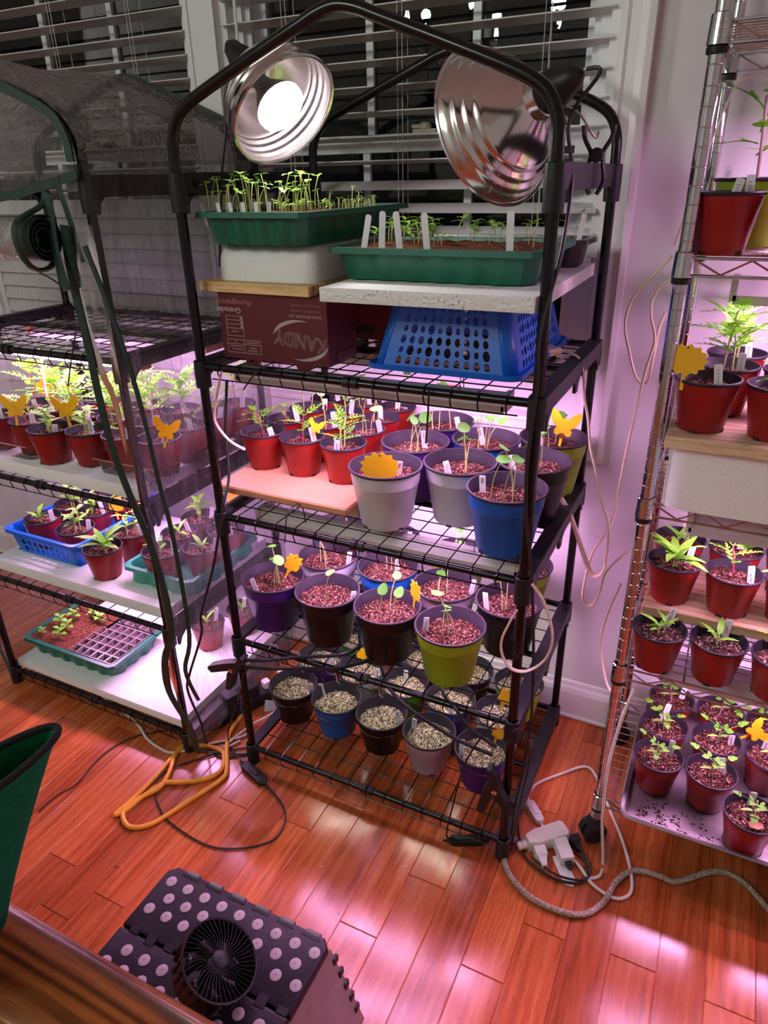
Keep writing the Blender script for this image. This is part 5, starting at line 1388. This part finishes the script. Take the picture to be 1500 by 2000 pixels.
# chrome rack boards and baking tray
plank('wooden_plank','thick wooden plank on top of the foam block',.884,1.60,.095,.44,.9902,1.0100,'palewood')
plank('wooden_plank','raised wooden plank under red pots, chrome rack',.886,1.60,.208,.44,.5900,.6110,'palewood')
b=MB()
for x in (.91,1.25,1.5):
    for y in (.225,.425): b.cyl((x,y,.5035),(x,y,.589),.003,6)
for i in range(14):
    y=.225+.2*i/13; b.cyl((.905,y,.5875),(1.56,y,.5875),.0012,5)
for z in (.53,.55,.57): b.cyl((.905,.225,z),(1.56,.225,z),.0012,5)
tag(b.obj('wire_riser',MT['wirechrome']),'low wire riser carrying the raised plank on the chrome rack','riser')
def rrect(W,D_,z,rad):
    p=[]
    for cx_,cy2,a0 in ((W-rad,D_-rad,0),(-W+rad,D_-rad,pi/2),(-W+rad,-D_+rad,pi),(W-rad,-D_+rad,3*pi/2)):
        for i in range(7): a=a0+pi/2*i/6; p.append((cx_+rad*cos(a),cy2+rad*sin(a),z))
    return p
bt=thing('baking_tray','dull metal baking tray with spilt soil under red pots','baking tray',(1.235,.287,.1420))
b=MB(); w,d=.316,.205
b.rings([rrect(w-.012,d-.012,0,.02),rrect(w-.004,d-.004,.020,.024),rrect(w+.003,d+.003,.023,.028),rrect(w+.006,d+.006,.020,.03),rrect(w+.004,d+.004,.017,.03),rrect(w-.005,d-.005,.0195,.024),rrect(w-.013,d-.013,.0015,.02)],caps=True)
b.obj('tray_body',MT['steeltray'],bt,angle=.6)
rn=random.Random(9); b=MB()
for i in range(420):
    x=-.285+abs(rn.gauss(0,.075)); y=-.180+abs(rn.gauss(0,.03))
    if x>.2 or noise.noise(Vector((x*40,y*40,0)))<-.05: continue
    s=rn.uniform(.0005,.0026)
    b.add([(x-s,y-s*.7,.0016),(x+s,y-s,.0016),(x+s*.8,y+s,.0016),(x-s,y+s*.6,.0016),(x,y,.0016+s)],[(0,1,4),(1,2,4),(2,3,4),(3,0,4)])
stuff(b.obj('spilt_soil',MT['soildark'],bt,smooth=False))
b=MB(); b.prism([(-.014,-.007),(.002,-.010),(.015,-.004),(.013,.006),(-.004,.009),(-.013,.004)],.003); o=b.obj('bark_piece',plain('bark',(.35,.14,.08),.8,.3,60),smooth=False); o.location=(1.168,.108,.2245); o.rotation_euler=(.15,.1,.3); tag(o,'flat piece of bark lying on soil in front red pot','bark')
# white reflector sheets that line the racks' backs
b=MB(); b.cbox(-.03,.03,-.02,.02,0,.014,.004); o=b.obj('cable_connector',MT['cable_cream']); o.location=(.625,.30,1.0835); o.rotation_euler=(0,0,-.6); tag(o,'cream cable connector lying on the wire shelf behind the basket','connector')
# a printed bag hanging behind the left greenhouse
def printed_bag():
    root=thing('plastic_bag','crinkled printed plastic bag behind the seed tray at far left','bag',(-.93,.455,.10))
    def f(u,v): return (-.09+.36*u+.01*sin(v*9),noise.noise(Vector((u*4,v*4,2)))*.014,v*.27)
    film_sheet(f,24,24).obj('bag_sheet',plain('bag_white',(.62,.52,.58),.25,.06,9),root,angle=3)
    for x,z,s in ((.0,.20,.022),(.09,.16,.017),(.02,.10,.02),(.14,.22,.014),(.17,.08,.02)):
        b=MB(); b.lathe([(.001,0),(s,0),(s*.9,.0006),(.001,.0008)],10,M=Matrix.Translation((x,-.017,z))@Matrix.Rotation(pi/2,4,'X')); b.obj('printed_spot',MT['pot_red'],root)
printed_bag()
# ------------------------------------------------------------------ clamp lamps
def clamp_lamp(label,center,axis,R,depth,bulb_on,neckr=.020,cone=False):
    """center = centre of the rim; axis = unit vector from rim to socket"""
    root=thing('clamp_lamp',label,'lamp',center,'aluminium clamp lamps')
    Mx=orient((0,0,0),axis)
    b=MB()
    prof=[(R,0),(R+.002,.002),(R,.005)]
    n=30
    for i in range(n+1):
        t=i/n
        r=R-.003-(R-neckr-.003)*(t**1.7 if not cone else t**1.22); z=.005+depth*(t**.95)
        if not cone:
            r=neckr+(R-.003-neckr)*sqrt(max(0,1-t**1.9))
        if .10<t<.50: r+= .0013*(1 if (i//2)%2 else -1)
        prof.append((r,z))
    b.lathe(prof,56,M=Mx)
    ins=[(r-.0016,z-.0006) for r,z in prof[2:]]
    b.lathe(ins,56,M=Mx,mi=1)
    b.obj('reflector',[MT['alu'],MT['aluin']],root,angle=.9)
    z0=depth+.004
    b=MB(); b.lathe([(neckr+.003,z0-.012),(neckr+.004,z0-.006),(neckr+.0035,z0+.016),(neckr*.9,z0+.018)],24,M=Mx); b.obj('neck_ring',MT['chrome'],root)
    b=MB(); b.lathe([(neckr*.9,z0+.014),(neckr*1.02,z0+.018),(neckr*.95,z0+.040),(neckr*.72,z0+.058),(neckr*.62,z0+.070),(neckr*.3,z0+.082),(.003,z0+.084)],20,M=Mx); b.obj('socket',MT['blackplastic'],root)
    b=MB()
    b.lathe([(.013,z0-.01),(.018,z0-.04),(.034,z0-.065),(.046,z0-.088)],24,M=Mx,mi=0)
    b.lathe([(.046,z0-.088),(.0455,z0-.095),(.036,z0-.103),(.020,z0-.107),(.001,z0-.108)],24,M=Mx,mi=1)
    b.obj('bulb',[MT['whiteplastic'],MT['bulb'] if bulb_on else MT['whiteplastic']],root)
    # wire coil guard and spring ball joint beside the neck
    b=MB(); c=[]
    side=Mx.to_3x3()@Vector((0,1,0)) if axis[0]<0 else Mx.to_3x3()@Vector((1,0,0))
    base=Mx@Vector((0,0,z0+.004))
    for i in range(70):
        a=2*pi*5.5*i/70; c.append(base+side*(neckr+.016)+Vector((.013*cos(a),.007*i/70,.013*sin(a)))+Vector((0,0,-.012)))
    b.tube(c,.0014,6); b.obj('spring',MT['wirechrome'],root)
    return root,Mx,z0
LAMP_L=(-.741,.206,.640); LAMP_R=(.840,-.430,.330); LAMP_RC=(.535,.186,1.479)
cL=Vector((.163,.125,1.515)); aL=Vector(LAMP_L).normalized()
clamp_lamp('lit aluminium clamp lamp at the left, bulb glowing toward the trays',cL,aL,.105,.104,True,.026)
cR=Vector(LAMP_RC); aR=Vector(LAMP_R).normalized()
clamp_lamp('large aluminium clamp lamp seen from behind at upper right',cR,aR,.127,.098,False,.030,True)
def spring_clamp(label,x,y,z,flip):
    root=thing('spring_clamp',label,'clamp',(x,y,z),'black clamps of the reflector lamps')
    s=flip
    for k in (-1,1):
        b=MB(); M_=Matrix.Translation((0,0,0))@Matrix.Rotation(pi/2,4,'Y')
        pts=spline([(k*.006,0,-.062),(k*.016,0,-.040),(k*.012,0,-.012),(k*.010,0,.004),(k*.022,0,.026),(k*.026,0,.046)],4)
        b.tube(pts,.0085,8,flat=.45); b.obj('jaw',MT['blackplastic'],root)
    b=MB(); b.lathe([(.010,-.012),(.012,-.010),(.012,.010),(.010,.012)],14,M=Matrix.Rotation(pi/2,4,'X'),caps=True); b.obj('pivot',MT['blackplastic'],root)
    return root
o=spring_clamp('black spring clamp gripping the right top panel',.690,.285,1.4350,1); o.rotation_euler=(0,0,.15)
o=spring_clamp('black spring clamp gripping the left top panel',.0,.230,1.4350,1)
def cable(path,r,mat,label,name='cable',k=6,flat=None,grp=None,cat='cable',seg=7):
    b=MB(); b.tube(spline(path,k),r,seg,flat=flat); o=b.obj(name,MT[mat]); return tag(o,label,cat,grp)
P=PATHS
cable([cR+aR*.195,cR+aR*.205+Vector((.012,0,-.01)),(.678,.11,1.48),(.694,.09,1.40),(.703,.02,1.30)]+P['blackright'][2:],.0030,'cable_black','black lamp cord running down the front right post')
cable([cL+aL*.165]+[(-.008,.255,1.62)]+P['lampcordleft'][2:],.0028,'cable_black','black lamp cord hanging behind the left seed tray')
cable([(.62,.19,1.515),(.66,.235,1.50),(.688,.262,1.462),(.690,.283,1.470)],.0018,'wirechrome','wire strut from right clamp lamp to its clamp',name='wire_strut',cat='wire')
cable([(.045,.215,1.585),(.02,.20,1.50),(.004,.215,1.455),(.0,.228,1.452)],.0018,'wirechrome','wire strut from left clamp lamp to its clamp',name='wire_strut',cat='wire')
cable(P['yellow'],.0058,'cable_yellow','yellow extension cord coiled on the floor',name='extension_cord',cat='cord',k=5,seg=10)
cable(P['blackloop'],.0023,'cable_black','thin black cord looping across the floor from the switch')
cable(P['clampcord'],.0021,'cable_black','twin black cord from the left clip light to switch')
cable(P['leftblack'],.0032,'cable_black','black cord hanging beside the left post of the middle rack')
cable(P['cordwhiteleft'],.0036,'cable_white','white cord on the floor under the left greenhouse')
cable(P['blackthin'],.0018,'cable_black','thin black cord crossing the floor at the left')
cable(P['braid'],.0062,'braid','thick beige braided cord snaking on the floor at right',name='extension_cord',cat='cord',seg=12)
cable(P['whiteloop'],.0036,'cable_white','white cord arching high from the white switch')
cable(P['whitetwo'],.0036,'cable_white','white cord running up beside the chrome post')
cable(P['blacktwo'],.0030,'cable_black','black cord curled by the beige power tap')
cable([(x+.006,y+.008,z+.004) for x,y,z in P['blacktwo'][2:]],.0026,'cable_black','second black cord curled by the beige power tap')
cable(P['blackclampcord'],.0020,'cable_black','thin black cord arching over the right clip clamp')
cable(P['plugcord'],.0020,'cable_black','thin black cord hanging past the purple pot')
FL=dict(flat=.5)
cable(P['wa'],.0056,'cable_cream','cream flat cable hanging in a long loop beside the middle rack',**FL)
cable(P['wb'],.0056,'cable_cream','cream flat cable loop high beside the chrome rack',**FL)
cable(P['wc'],.0056,'cable_cream','long cream flat cable looping between the two racks',**FL)
cable(P['wd'],.0056,'cable_cream','cream flat cable low behind the chrome front post',**FL)
cable(P['we'],.0046,'cable_cream','cream flat cable looped around the front right post',**FL)
cable(P['wf'],.0034,'cable_cream','cream flat cable beside the left post of middle rack',**FL)
cable(P['wg'],.0030,'cable_cream','cream cable from the top of the chrome rack',**FL)
cable(P['strip1'][:0]+[(-.885,-.05,1.05),(-.88,-.045,.95),(-.875,-.05,.80),(-.86,-.06,.60)],.0034,'cable_cream','cream cable along the left edge of left greenhouse',**FL)
g='black zip ties on the racks'
cable(P['tie1'],.0014,'cable_black','looped black zip tie on the front rail below the wooden board',name='zip_tie',cat='zip tie',grp=g)
cable(P['tie5'],.0016,'cable_black','zip tie tail under the front rail, near left post',name='zip_tie',cat='zip tie',grp=g)
cable(P['tie3'],.0018,'cable_black','long zip tie tail hanging before the back purple pot',name='zip_tie',cat='zip tie',grp=g)
cable(P['tie4'],.0016,'cable_black','zip tie tail slanting below the red carton',name='zip_tie',cat='zip tie',grp=g)
cable(P['lgtie'],.0016,'cable_black','zip tie tail sticking up from the left greenhouse shelf',name='zip_tie',cat='zip tie',grp=g)
cable(P['lgtie2'],.0016,'cable_black','zip tie tail hanging across the glowing grow tube',name='zip_tie',cat='zip tie',grp=g)
cable(P['lgtie3'],.0016,'cable_black','zip tie tail hanging above the blue slotted basket',name='zip_tie',cat='zip tie',grp=g)

# ---- clip-on gooseneck lights for the bottom shelf
def clip_light(label,pos,arms,heads,rz,ry):
    root=thing('clip_light',label,'clip light',pos,'gooseneck clip lights')
    O=Vector(pos)
    Mx=Matrix.Rotation(rz,4,'Z')@Matrix.Rotation(ry,4,'Y')
    b=MB(); b.prism([(-.075,-.012),(-.066,-.020),(-.02,-.006),(.012,.004),(.040,.022),(.038,.030),(.0,.022),(-.028,.014),(-.060,.002),(-.074,-.004)],.022,M=Mx@Matrix.Rotation(pi/2,4,'X')@Matrix.Translation((0,0,-.011)))
    b.obj('clamp_arm',MT['blackplastic'],root,smooth=False)
    b=MB(); b.prism([(-.030,-.060),(-.018,-.062),(.004,-.016),(.034,.018),(.046,.040),(.038,.046),(.006,.012),(-.014,-.010)],.024,M=Mx@Matrix.Rotation(pi/2,4,'X')@Matrix.Translation((0,0,-.012)))
    b.obj('clamp_arm',MT['blackplastic'],root,smooth=False)
    b=MB(); b.lathe([(.0012,-.0155),(.0055,-.015),(.006,-.012),(.006,.012),(.001,.013)],12,M=Mx@Matrix.Rotation(pi/2,4,'X')); b.obj('pivot_rivet',MT['chrome'],root)
    for a in arms:
        b=MB(); b.tube([Vector(p)-O for p in spline(a,6)],.0042,8); b.obj('gooseneck',MT['blackplastic'],root)
    for (a,hd) in zip(arms,heads):
        x,y,z,L,ang=hd
        b=MB(); Mh=Matrix.Translation(Vector((x,y,z))-O)@Matrix.Rotation(ang,4,'Z'); b.cbox(-L,L,-.016,.016,0,.008,.002,M=Mh); h=b.obj('light_head',MT['blackplastic'],root,smooth=False)
        b=MB(); b.box(-L+.006,L-.006,-.012,.012,-.0012,.0002,M=Mh); b.obj('led_strip',MT['clipled'],h,smooth=False)
    return root
clip_light('black clip light clamped to the left post, low down',(.000,-.030,.330),[P['armA'],P['armB']],[(.14,.20,.372,.10,.2),(.20,.36,.372,.10,0)],.0,-.10)
clip_light('black clip light clamped to the front right post, low down',(.672,-.032,.235),[P['armC'],P['armD']],[(.44,.20,.372,.10,-.2),(.52,.36,.372,.10,0)],.1,-1.0)
g='lilac twist ties on the lower rail'
for i,(x,y) in enumerate([(.105,.0),(.165,.0),(.262,.0),(.372,.0)]):
    b=MB(); b.tube([(x+.012*cos(a),y+.0*a+.004*sin(3*a),.395+.020*sin(a)) for a in [2*pi*k/14 for k in range(14)]],.0013,5,closed=True)
    b.tube([(x+.012,y-.002,.395),(x+.022,y-.012,.382-.004*i),(x+.030,y-.016,.372)],.0012,5)
    tag(b.obj('twist_tie',plain('lilac_tie',(.5,.38,.5),.5)),['leftmost','second','third','rightmost'][i]+' pale twist tie on the rail above the sown pots','twist tie',g)

# ---- floor electrics
def inline_switch(label,a,b_,w,h,mat):
    a=Vector(a); b_=Vector(b_); L=(b_-a).length/2; c=(a+b_)/2; ang=atan2(b_.y-a.y,b_.x-a.x)
    root=thing('inline_switch',label,'switch',(c.x,c.y,0),None,ang)
    m=MB(); P_=lambda k,z:[(-L*k,-w*.35*k,z),(-L*.8*k,-w*k,z),(L*.8*k,-w*k,z),(L*k,-w*.35*k,z),(L*k,w*.35*k,z),(L*.8*k,w*k,z),(-L*.8*k,w*k,z),(-L*k,w*.35*k,z)]
    m.rings([P_(.96,.001),P_(1,.004),P_(1,h-.003),P_(.94,h)]); m.obj('switch_body',MT[mat],root,smooth=False)
    m=MB(); m.cbox(-L*.35,L*.35,-w*.5,w*.5,h-.001,h+.0025,.001); m.obj('rocker',MT[mat],root,smooth=False)
    m=MB(); 
    for s in (-1,1): m.lathe([(.0035,0),(.003,.008),(.0022,.014)],8,M=Matrix.Translation((s*L*.98,0,h*.5))@Matrix.Rotation(s*pi/2,4,'Y'))
    m.obj('strain_relief',MT[mat],root)
inline_switch('black inline switch on the floor by the rack foot',(-.016,-.027,0),(.079,-.060,0),.013,.016,'blackplastic')
inline_switch('white inline switch beside the rack foot bar',(.704,.172,0),(.749,.120,0),.011,.016,'whiteplastic')
inline_switch('black plug lying under the bottom rail at right',(.566,-.018,0),(.640,.017,0),.011,.016,'blackplastic')
def power_strip():
    root=thing('power_strip','black power strip with plugs between the two black racks','power strip',(-.125,.20,0),None,1.16)
    b=MB(); b.cbox(-.19,.19,-.026,.026,.001,.040,.006); b.obj('strip_body',MT['blackplastic'],root,angle=.5)
    b=MB(); b.cbox(-.170,-.152,-.009,.009,.0395,.043,.001); b.obj('red_switch',plain('red_rocker',(.6,.02,.04),.3),root,smooth=False)
    b=MB(); b.cbox(-.1905,-.189,-.008,.008,.012,.032,.0004); b.obj('red_button',plain('red_button',(.6,.02,.06),.3),root,smooth=False)
    for x,m,w in ((-.09,'blackplastic',.030),(-.02,'blackplastic',.024),(.03,'whiteplastic',.016),(.09,'whiteplastic',.018)):
        b=MB(); b.cbox(x-w*.7,x+w*.7,-w*.8,w*.8,.0402,.040+w*1.5,.003); b.obj('plug',MT[m],root,smooth=False)
power_strip()
cable([(-.06,.30,.07),(-.02,.25,.08),(.0,.20,.06),(-.04,.14,.03),(-.08,.10,.010),(-.10,.0,.006),(-.075,.04,.005)],.0032,'cable_white','white cord curling out of the black power strip')
cable([(-.13,.12,.06),(-.06,.06,.03),(-.02,.02,.006),(-.10,-.02,.005),(-.18,-.04,.005),(-.25,-.01,.005),(-.30,.03,.005)],.0026,'cable_black','black cord from the power strip toward the greenhouse foot')
b=MB(); b.prism([(-.03,-.016),(.03,-.012),(.028,.010),(-.026,.016)],.0008,M=Matrix.Rotation(.9,4,'X')); o=b.obj('paper_tag',MT['tag'],smooth=False); o.location=(-.035,.155,.055); o.rotation_euler=(0,.3,.9); tag(o,'crumpled white paper tag hanging from the power strip','paper tag')
def power_tap():
    ang=atan2(.123-.04,.811-.727)
    root=thing('power_tap','beige cube power tap lying on the floor at right','power tap',(.765,.075,0),None,ang)
    b=MB(); P_=lambda k,z:[(-.045*k,-.012*k,z),(-.02*k,-.020*k,z),(.055*k,-.022*k,z),(.062*k,-.014*k,z),(.062*k,.016*k,z),(.054*k,.022*k,z),(-.02*k,.020*k,z),(-.045*k,.012*k,z)]
    b.rings([P_(.94,.0005),P_(1,.005),P_(1,.026),P_(.93,.032)]); b.obj('tap_body',MT['cable_white'],root,angle=.5)
    b=MB(); b.lathe([(.0065,0),(.010,.006),(.010,.010),(.0075,.012),(.010,.015),(.010,.019),(.008,.026)],12,M=Matrix.Translation((-.068,0,.016))@Matrix.Rotation(pi/2,4,'Y')); b.obj('strain_relief',MT['cable_white'],root)
power_tap()
def plug_thing(name,label,x,y,z,rz,w,L,h,mat,taper=True):
    root=thing(name,label,'adapter' if not taper else 'plug',(x,y,z),None,rz)
    b=MB(); k=.45 if taper else 1
    R0=lambda s,ww,hh:[(s,-ww,.001),(s,ww,.001),(s,ww,hh),(s,-ww,hh)]
    b.rings([R0(0,w*.96,h*.96),R0(.002,w,h),R0(L*.5,w,h),R0(L*.62,w*(k+.25 if taper else 1),h*(.8 if taper else 1)),R0(L-.002,w*k,h*(.6 if taper else 1)),R0(L,w*k*.95,h*(.55 if taper else .96))]); b.obj('plug_body',MT[mat],root,smooth=False)
    return root
plug_thing('power_plug','white power plug in the beige tap',.762,.045,.004,-1.0,.013,.045,.022,'whiteplastic')
r=plug_thing('usb_adapter','white boxy charger plugged into the beige tap',.800,.083,.004,-1.0,.015,.055,.026,'whiteplastic',False)
plug_thing('usb_plug','black cable plug in the end of white charger',.8305,.037,.010,-1.0,.007,.018,.010,'blackplastic')
plug_thing('power_plug','black plug at the far end of the beige tap',.825,.110,.004,-.9,.012,.036,.020,'blackplastic')
b=MB(); b.prism([(0,-.012),(.07,-.016),(.082,0),(.07,.012),(0,.012)],.0006); o=b.obj('paper_tag',MT['tag'],smooth=False); o.location=(.803,.055,.003); o.rotation_euler=(.25,.0,-.9); tag(o,'white warning tag on the cord beside the beige tap','paper tag')

# ------------------------------------------------------------------ foreground: step stool, fan, table edge, fabric bin
def stool():
    x0,x1,y0,y1,zt=.176,.524,-.690,-.466,.240
    cx,cy_=(x0+x1)/2,(y0+y1)/2; root=thing('step_stool','black folding step stool with grey rubber dots','stool',(cx,cy_,0))
    w,d=(x1-x0)/2,(y1-y0)/2
    def panel(ya,yb,front,nm):
        b=MB(); r=.014
        P_=lambda i,z:[(x,y,z) for x,y in [(-w+i+ (r if front else .002),ya+i),(w-i-(r if front else .002),ya+i),(w-i,ya+i+(r if front else .002)),(w-i,yb-i-(.002 if front else r)),(w-i-(.002 if front else r),yb-i),(-w+i+(.002 if front else r),yb-i),(-w+i,yb-i-(.002 if front else r)),(-w+i,ya+i+(r if front else .002))]]
        b.rings([P_(.003,zt-.020),P_(0,zt-.016),P_(0,zt-.005),P_(.002,zt-.001),P_(.005,zt)]); return b.obj(nm,MT['stool'],root,angle=.5)
    front=panel(-d,-.0015+.0-.02,True,'top_panel'); back=panel(-.0185,d,False,'top_panel')
    # interlocking fingers over the fold
    for i in range(9):
        if i in (3,4,5): pass
        x=-w+.02+i*.038
        b=MB(); b.cbox(x,x+.019,-.030 if i%2 else -.024,-.008 if i%2 else -.012,zt-.004,zt+.0012,.001); b.obj('finger_joint',MT['stool'],root,smooth=False)
    # grey rubber dots
    dm=MB(); dm.lathe([(.0098,0),(.0098,.0008),(.0085,.0014),(.001,.0015)],20); dmm=dm.mesh('dot',MT['greydot'])
    sx=.0385
    for j,y in enumerate([.081,.052,.023,-.006-.045,-.080,-.104]):
        n=9 if j%2==0 else 8
        for i in range(n):
            x=-w+.024+i*sx*(1.0)+(0 if j%2==0 else sx/2)-(.0)
            if x>w-.014: continue
            if j==2 and 2<i<7: continue
            link('rubber_dot',dmm,root,(x,y,zt))
    # hinge knuckles along the back edge
    for i in range(6):
        x=-w+.052+i*.052
        b=MB(); b.tube([(x-.013,d-.003,zt-.0045),(x+.013,d-.003,zt-.0045)],.0062,12); b.obj('hinge_knuckle',MT['hinge'],root)
        b=MB(); b.cbox(x-.018,x+.018,d-.0125,d-.0075,zt-.002,zt+.0008,.0004); b.obj('hinge_slot',MT['blackplastic'],root,smooth=False)
    # splayed legs: two end panels with an arch cut-out
    for s in (-1,1):
        b=MB(); A=[(-d+.004,zt-.018),(d-.004,zt-.018),(d+.028,.0),(d-.022,.0),(.045,.085),(.030,.105),(-.030,.105),(-.045,.085),(-d+.022,.0),(-d-.028,.0)]
        n=len(A); xo=lambda z:s*(w-.006+ .045*(1-z/zt)); t=.012
        v=[(xo(z),y,z) for y,z in A]+[(xo(z)-s*t,y,z) for y,z in A]
        f=[(i,(i+1)%n,n+(i+1)%n,n+i) for i in range(n)]
        F=[(0,1,2,3,4),(0,4,5,6,7),(0,7,8,9)]
        f+=F+[tuple(n+i for i in q)[::-1] for q in F]
        b.add(v,f); leg=b.obj('leg_panel',MT['pinkgrey'],root,smooth=False)
        for k in range(5):
            z=zt-.05-.036*k; q=MB(); q.cbox(xo(z)-.004 if s>0 else xo(z)-.003,xo(z)+.003 if s>0 else xo(z)+.004,d-.004+.028*(1-z/zt)-.008,d+.001+.028*(1-z/zt),z-.008,z+.008,.001); q.obj('notch',MT['blackplastic'],leg,smooth=False)
    for s in (-1,1):
        b=MB(); yo=lambda z:s*(d-.006+.028*(1-z/zt)); v=[]
        A=[(-w+.03,zt-.02),(w-.03,zt-.02),(w-.03,zt-.09),(-w+.03,zt-.09)]
        v=[(x,yo(z),z) for x,z in A]+[(x,yo(z)-s*.008,z) for x,z in A]
        b.add(v,[(0,1,2,3),(7,6,5,4),(0,4,5,1),(1,5,6,2),(2,6,7,3),(3,7,4,0)]); b.obj('side_rail',MT['stool'],root,smooth=False)
stool()
def fan():
    c=Vector((.397,-.612,.2945)); root=thing('desk_fan','small round black fan lying on the step stool','fan',c)
    ax=Vector((.50,.20,.85)).normalized(); Mx=orient((0,0,0),ax)
    R=.060; t=.025
    b=MB(); b.lathe([(R-.002,t-.003),(R,t),(R+.003,t),(R+.0035,t-.004),(R+.0005,t-.006),(R-.002,-t),(R-.012,-t-.008),(R-.016,-t-.006)],48,M=Mx); b.obj('housing_ring',MT['black'],root)
    b=MB()
    for i in range(44):
        a=2*pi*i/44; b.tube([Mx@Vector((.013*cos(a),.013*sin(a),t)),Mx@Vector((.035*cos(a+.10),.035*sin(a+.10),t+.002)),Mx@Vector(((R-.001)*cos(a+.22),(R-.001)*sin(a+.22),t-.001))],.0007,4)
    b.obj('front_grille',MT['blackplastic'],root)
    b=MB(); b.lathe([(.0135,t-.002),(.0135,t+.001),(.012,t+.002),(.001,t+.0022)],24,M=Mx); b.obj('grille_hub',MT['blackplastic'],root)
    for i in range(24):
        a=2*pi*i/24; b=MB(); b.box(-.0025,.0025,-.001,.0018,-t*.7,t*.45,M=Mx@Matrix.Rotation(a,4,'Z')@Matrix.Translation((0,R+.0003,0))); b.obj('side_vent',MT['black'],root,smooth=False)
    for i in range(7):
        a=2*pi*i/7; b=MB(); v=[]
        for k in range(5):
            q=.012+.036*k/4; 
            for s,zz in ((-.30,.004),(.30,-.008)): v.append(Mx@Vector((q*cos(a+s+k*.08),q*sin(a+s+k*.08),zz)))
        b.add(v,[(2*k,2*k+1,2*k+3,2*k+2) for k in range(4)]); o=b.obj('fan_blade',MT['black'],root); md=o.modifiers.new('t','SOLIDIFY'); md.thickness=.001
    b=MB(); b.lathe([(.013,-t),(.013,.006),(.004,.010),(.001,.010)],16,M=Mx); b.obj('motor',MT['blackplastic'],root)
    b=MB(); b.lathe([(.030,-.0540),(.030,-.049),(.012,-.045),(.010,-.018)],24); b.obj('fan_base',MT['blackplastic'],root)
fan()
def table():
    root=thing('dining_table','oak table edge in the near left foreground','table',(.10,-1.32,0))
    x0,x1,yb=-.90,.640,.478
    b=MB()
    prof=[(yb-.085,.720),(yb-.010,.720),(yb-.003,.724),(yb,.731),(yb-.001,.739),(yb-.006,.746),(yb-.014,.7495),(yb-.030,.750),(yb-.082,.750),(yb-.085,.747)]
    b.rings([[(x,y,z) for y,z in prof] for x in (x0,x1)]); b.obj('edge_board',MT['table'],root,angle=.8)
    for k in range(4):
        ya=yb-.088-.135*(k+1)+.0; b=MB(); b.cbox(x0,x1,ya+.0012,yb-.0915-.135*k,.720,.749,.0012); b.obj('table_board',MT['table'],root,smooth=False)
    b=MB(); b.cbox(x0+.06,x1-.06,yb-.56,yb-.06,.640,.7195,.002); b.obj('apron',MT['table'],root,smooth=False)
    for x in (x0+.10,x1-.10):
        for y in (yb-.10,yb-.52):
            b=MB(); b.lathe([(.020,0),(.024,.03),(.020,.08),(.030,.40),(.034,.55),(.026,.58),(.036,.60),(.036,.6395)],16,M=Matrix.Translation((x,y,0)),caps=True); b.obj('leg',MT['table'],root)
table()
def fabric_bin():
    base=Vector((.40,-.93,.7505)); root=thing('fabric_bin','green fabric bin with black bound rim on the table','bin',base)
    def oval(a,b_,ang,z,cx=0,cy_=0):
        out=[]
        for i in range(40):
            t=2*pi*i/40; x,y=a*cos(t),b_*sin(t); out.append((cx+x*cos(ang)-y*sin(ang),cy_+x*sin(ang)+y*cos(ang),z))
        return out
    ang=1.42
    R_=[oval(.072+.022*(z/.232),.018+.006*(z/.232),ang,z,.078*(z/.232)**1.15-.004,0.032*(z/.232)) for z in (0,.03,.06,.09,.13,.17,.21,.232)]
    b=MB(); b.rings(R_,caps=False); b.add(R_[0],[tuple(range(40))]); o=b.obj('bin_wall',MT['greenfabric'],root); md=o.modifiers.new('t','SOLIDIFY'); md.thickness=.002; md.offset=-1
    b=MB(); b.tube([(x,y,z-.001) for x,y,z in R_[-1]],.0034,8,closed=True); b.obj('rim_binding',MT['blackfabric'],root)
fabric_bin()
# specks of debris on the floor
rn=random.Random(4)
for i,(x,y) in enumerate([(.10,-.36),(.33,-.20),(.42,-.28),(.50,-.12)]):
    b=MB(); b.lathe([(.0005,0),(.0022,.0008),(.0016,.0022),(.0003,.0026)],7); o=b.obj('perlite_crumb',MT['foam']); o.location=(x,y,0); tag(o,['pale crumb on the floor near the stool','pale crumb on the boards left of rack foot','pale crumb on the middle floorboards','pale crumb on the floor under the rack'][i],'crumb')
b=MB(); b.tube([(0,0,.001),(.006,.002,.0015),(.012,.001,.001)],.0012,5); o=b.obj('twig_crumb',MT['soildark']); o.location=(-.10,-.40,0); tag(o,'dark twig crumb on the floor above the stool','crumb')

cable([(-.627,.12,1.04),(-.630,.12,1.018),(-.637,.12,.965),(-.642,.12,.903),(-.640,.13,.86)],.0046,'cable_cream','cream cable hanging below the glowing grow tube',flat=.5)
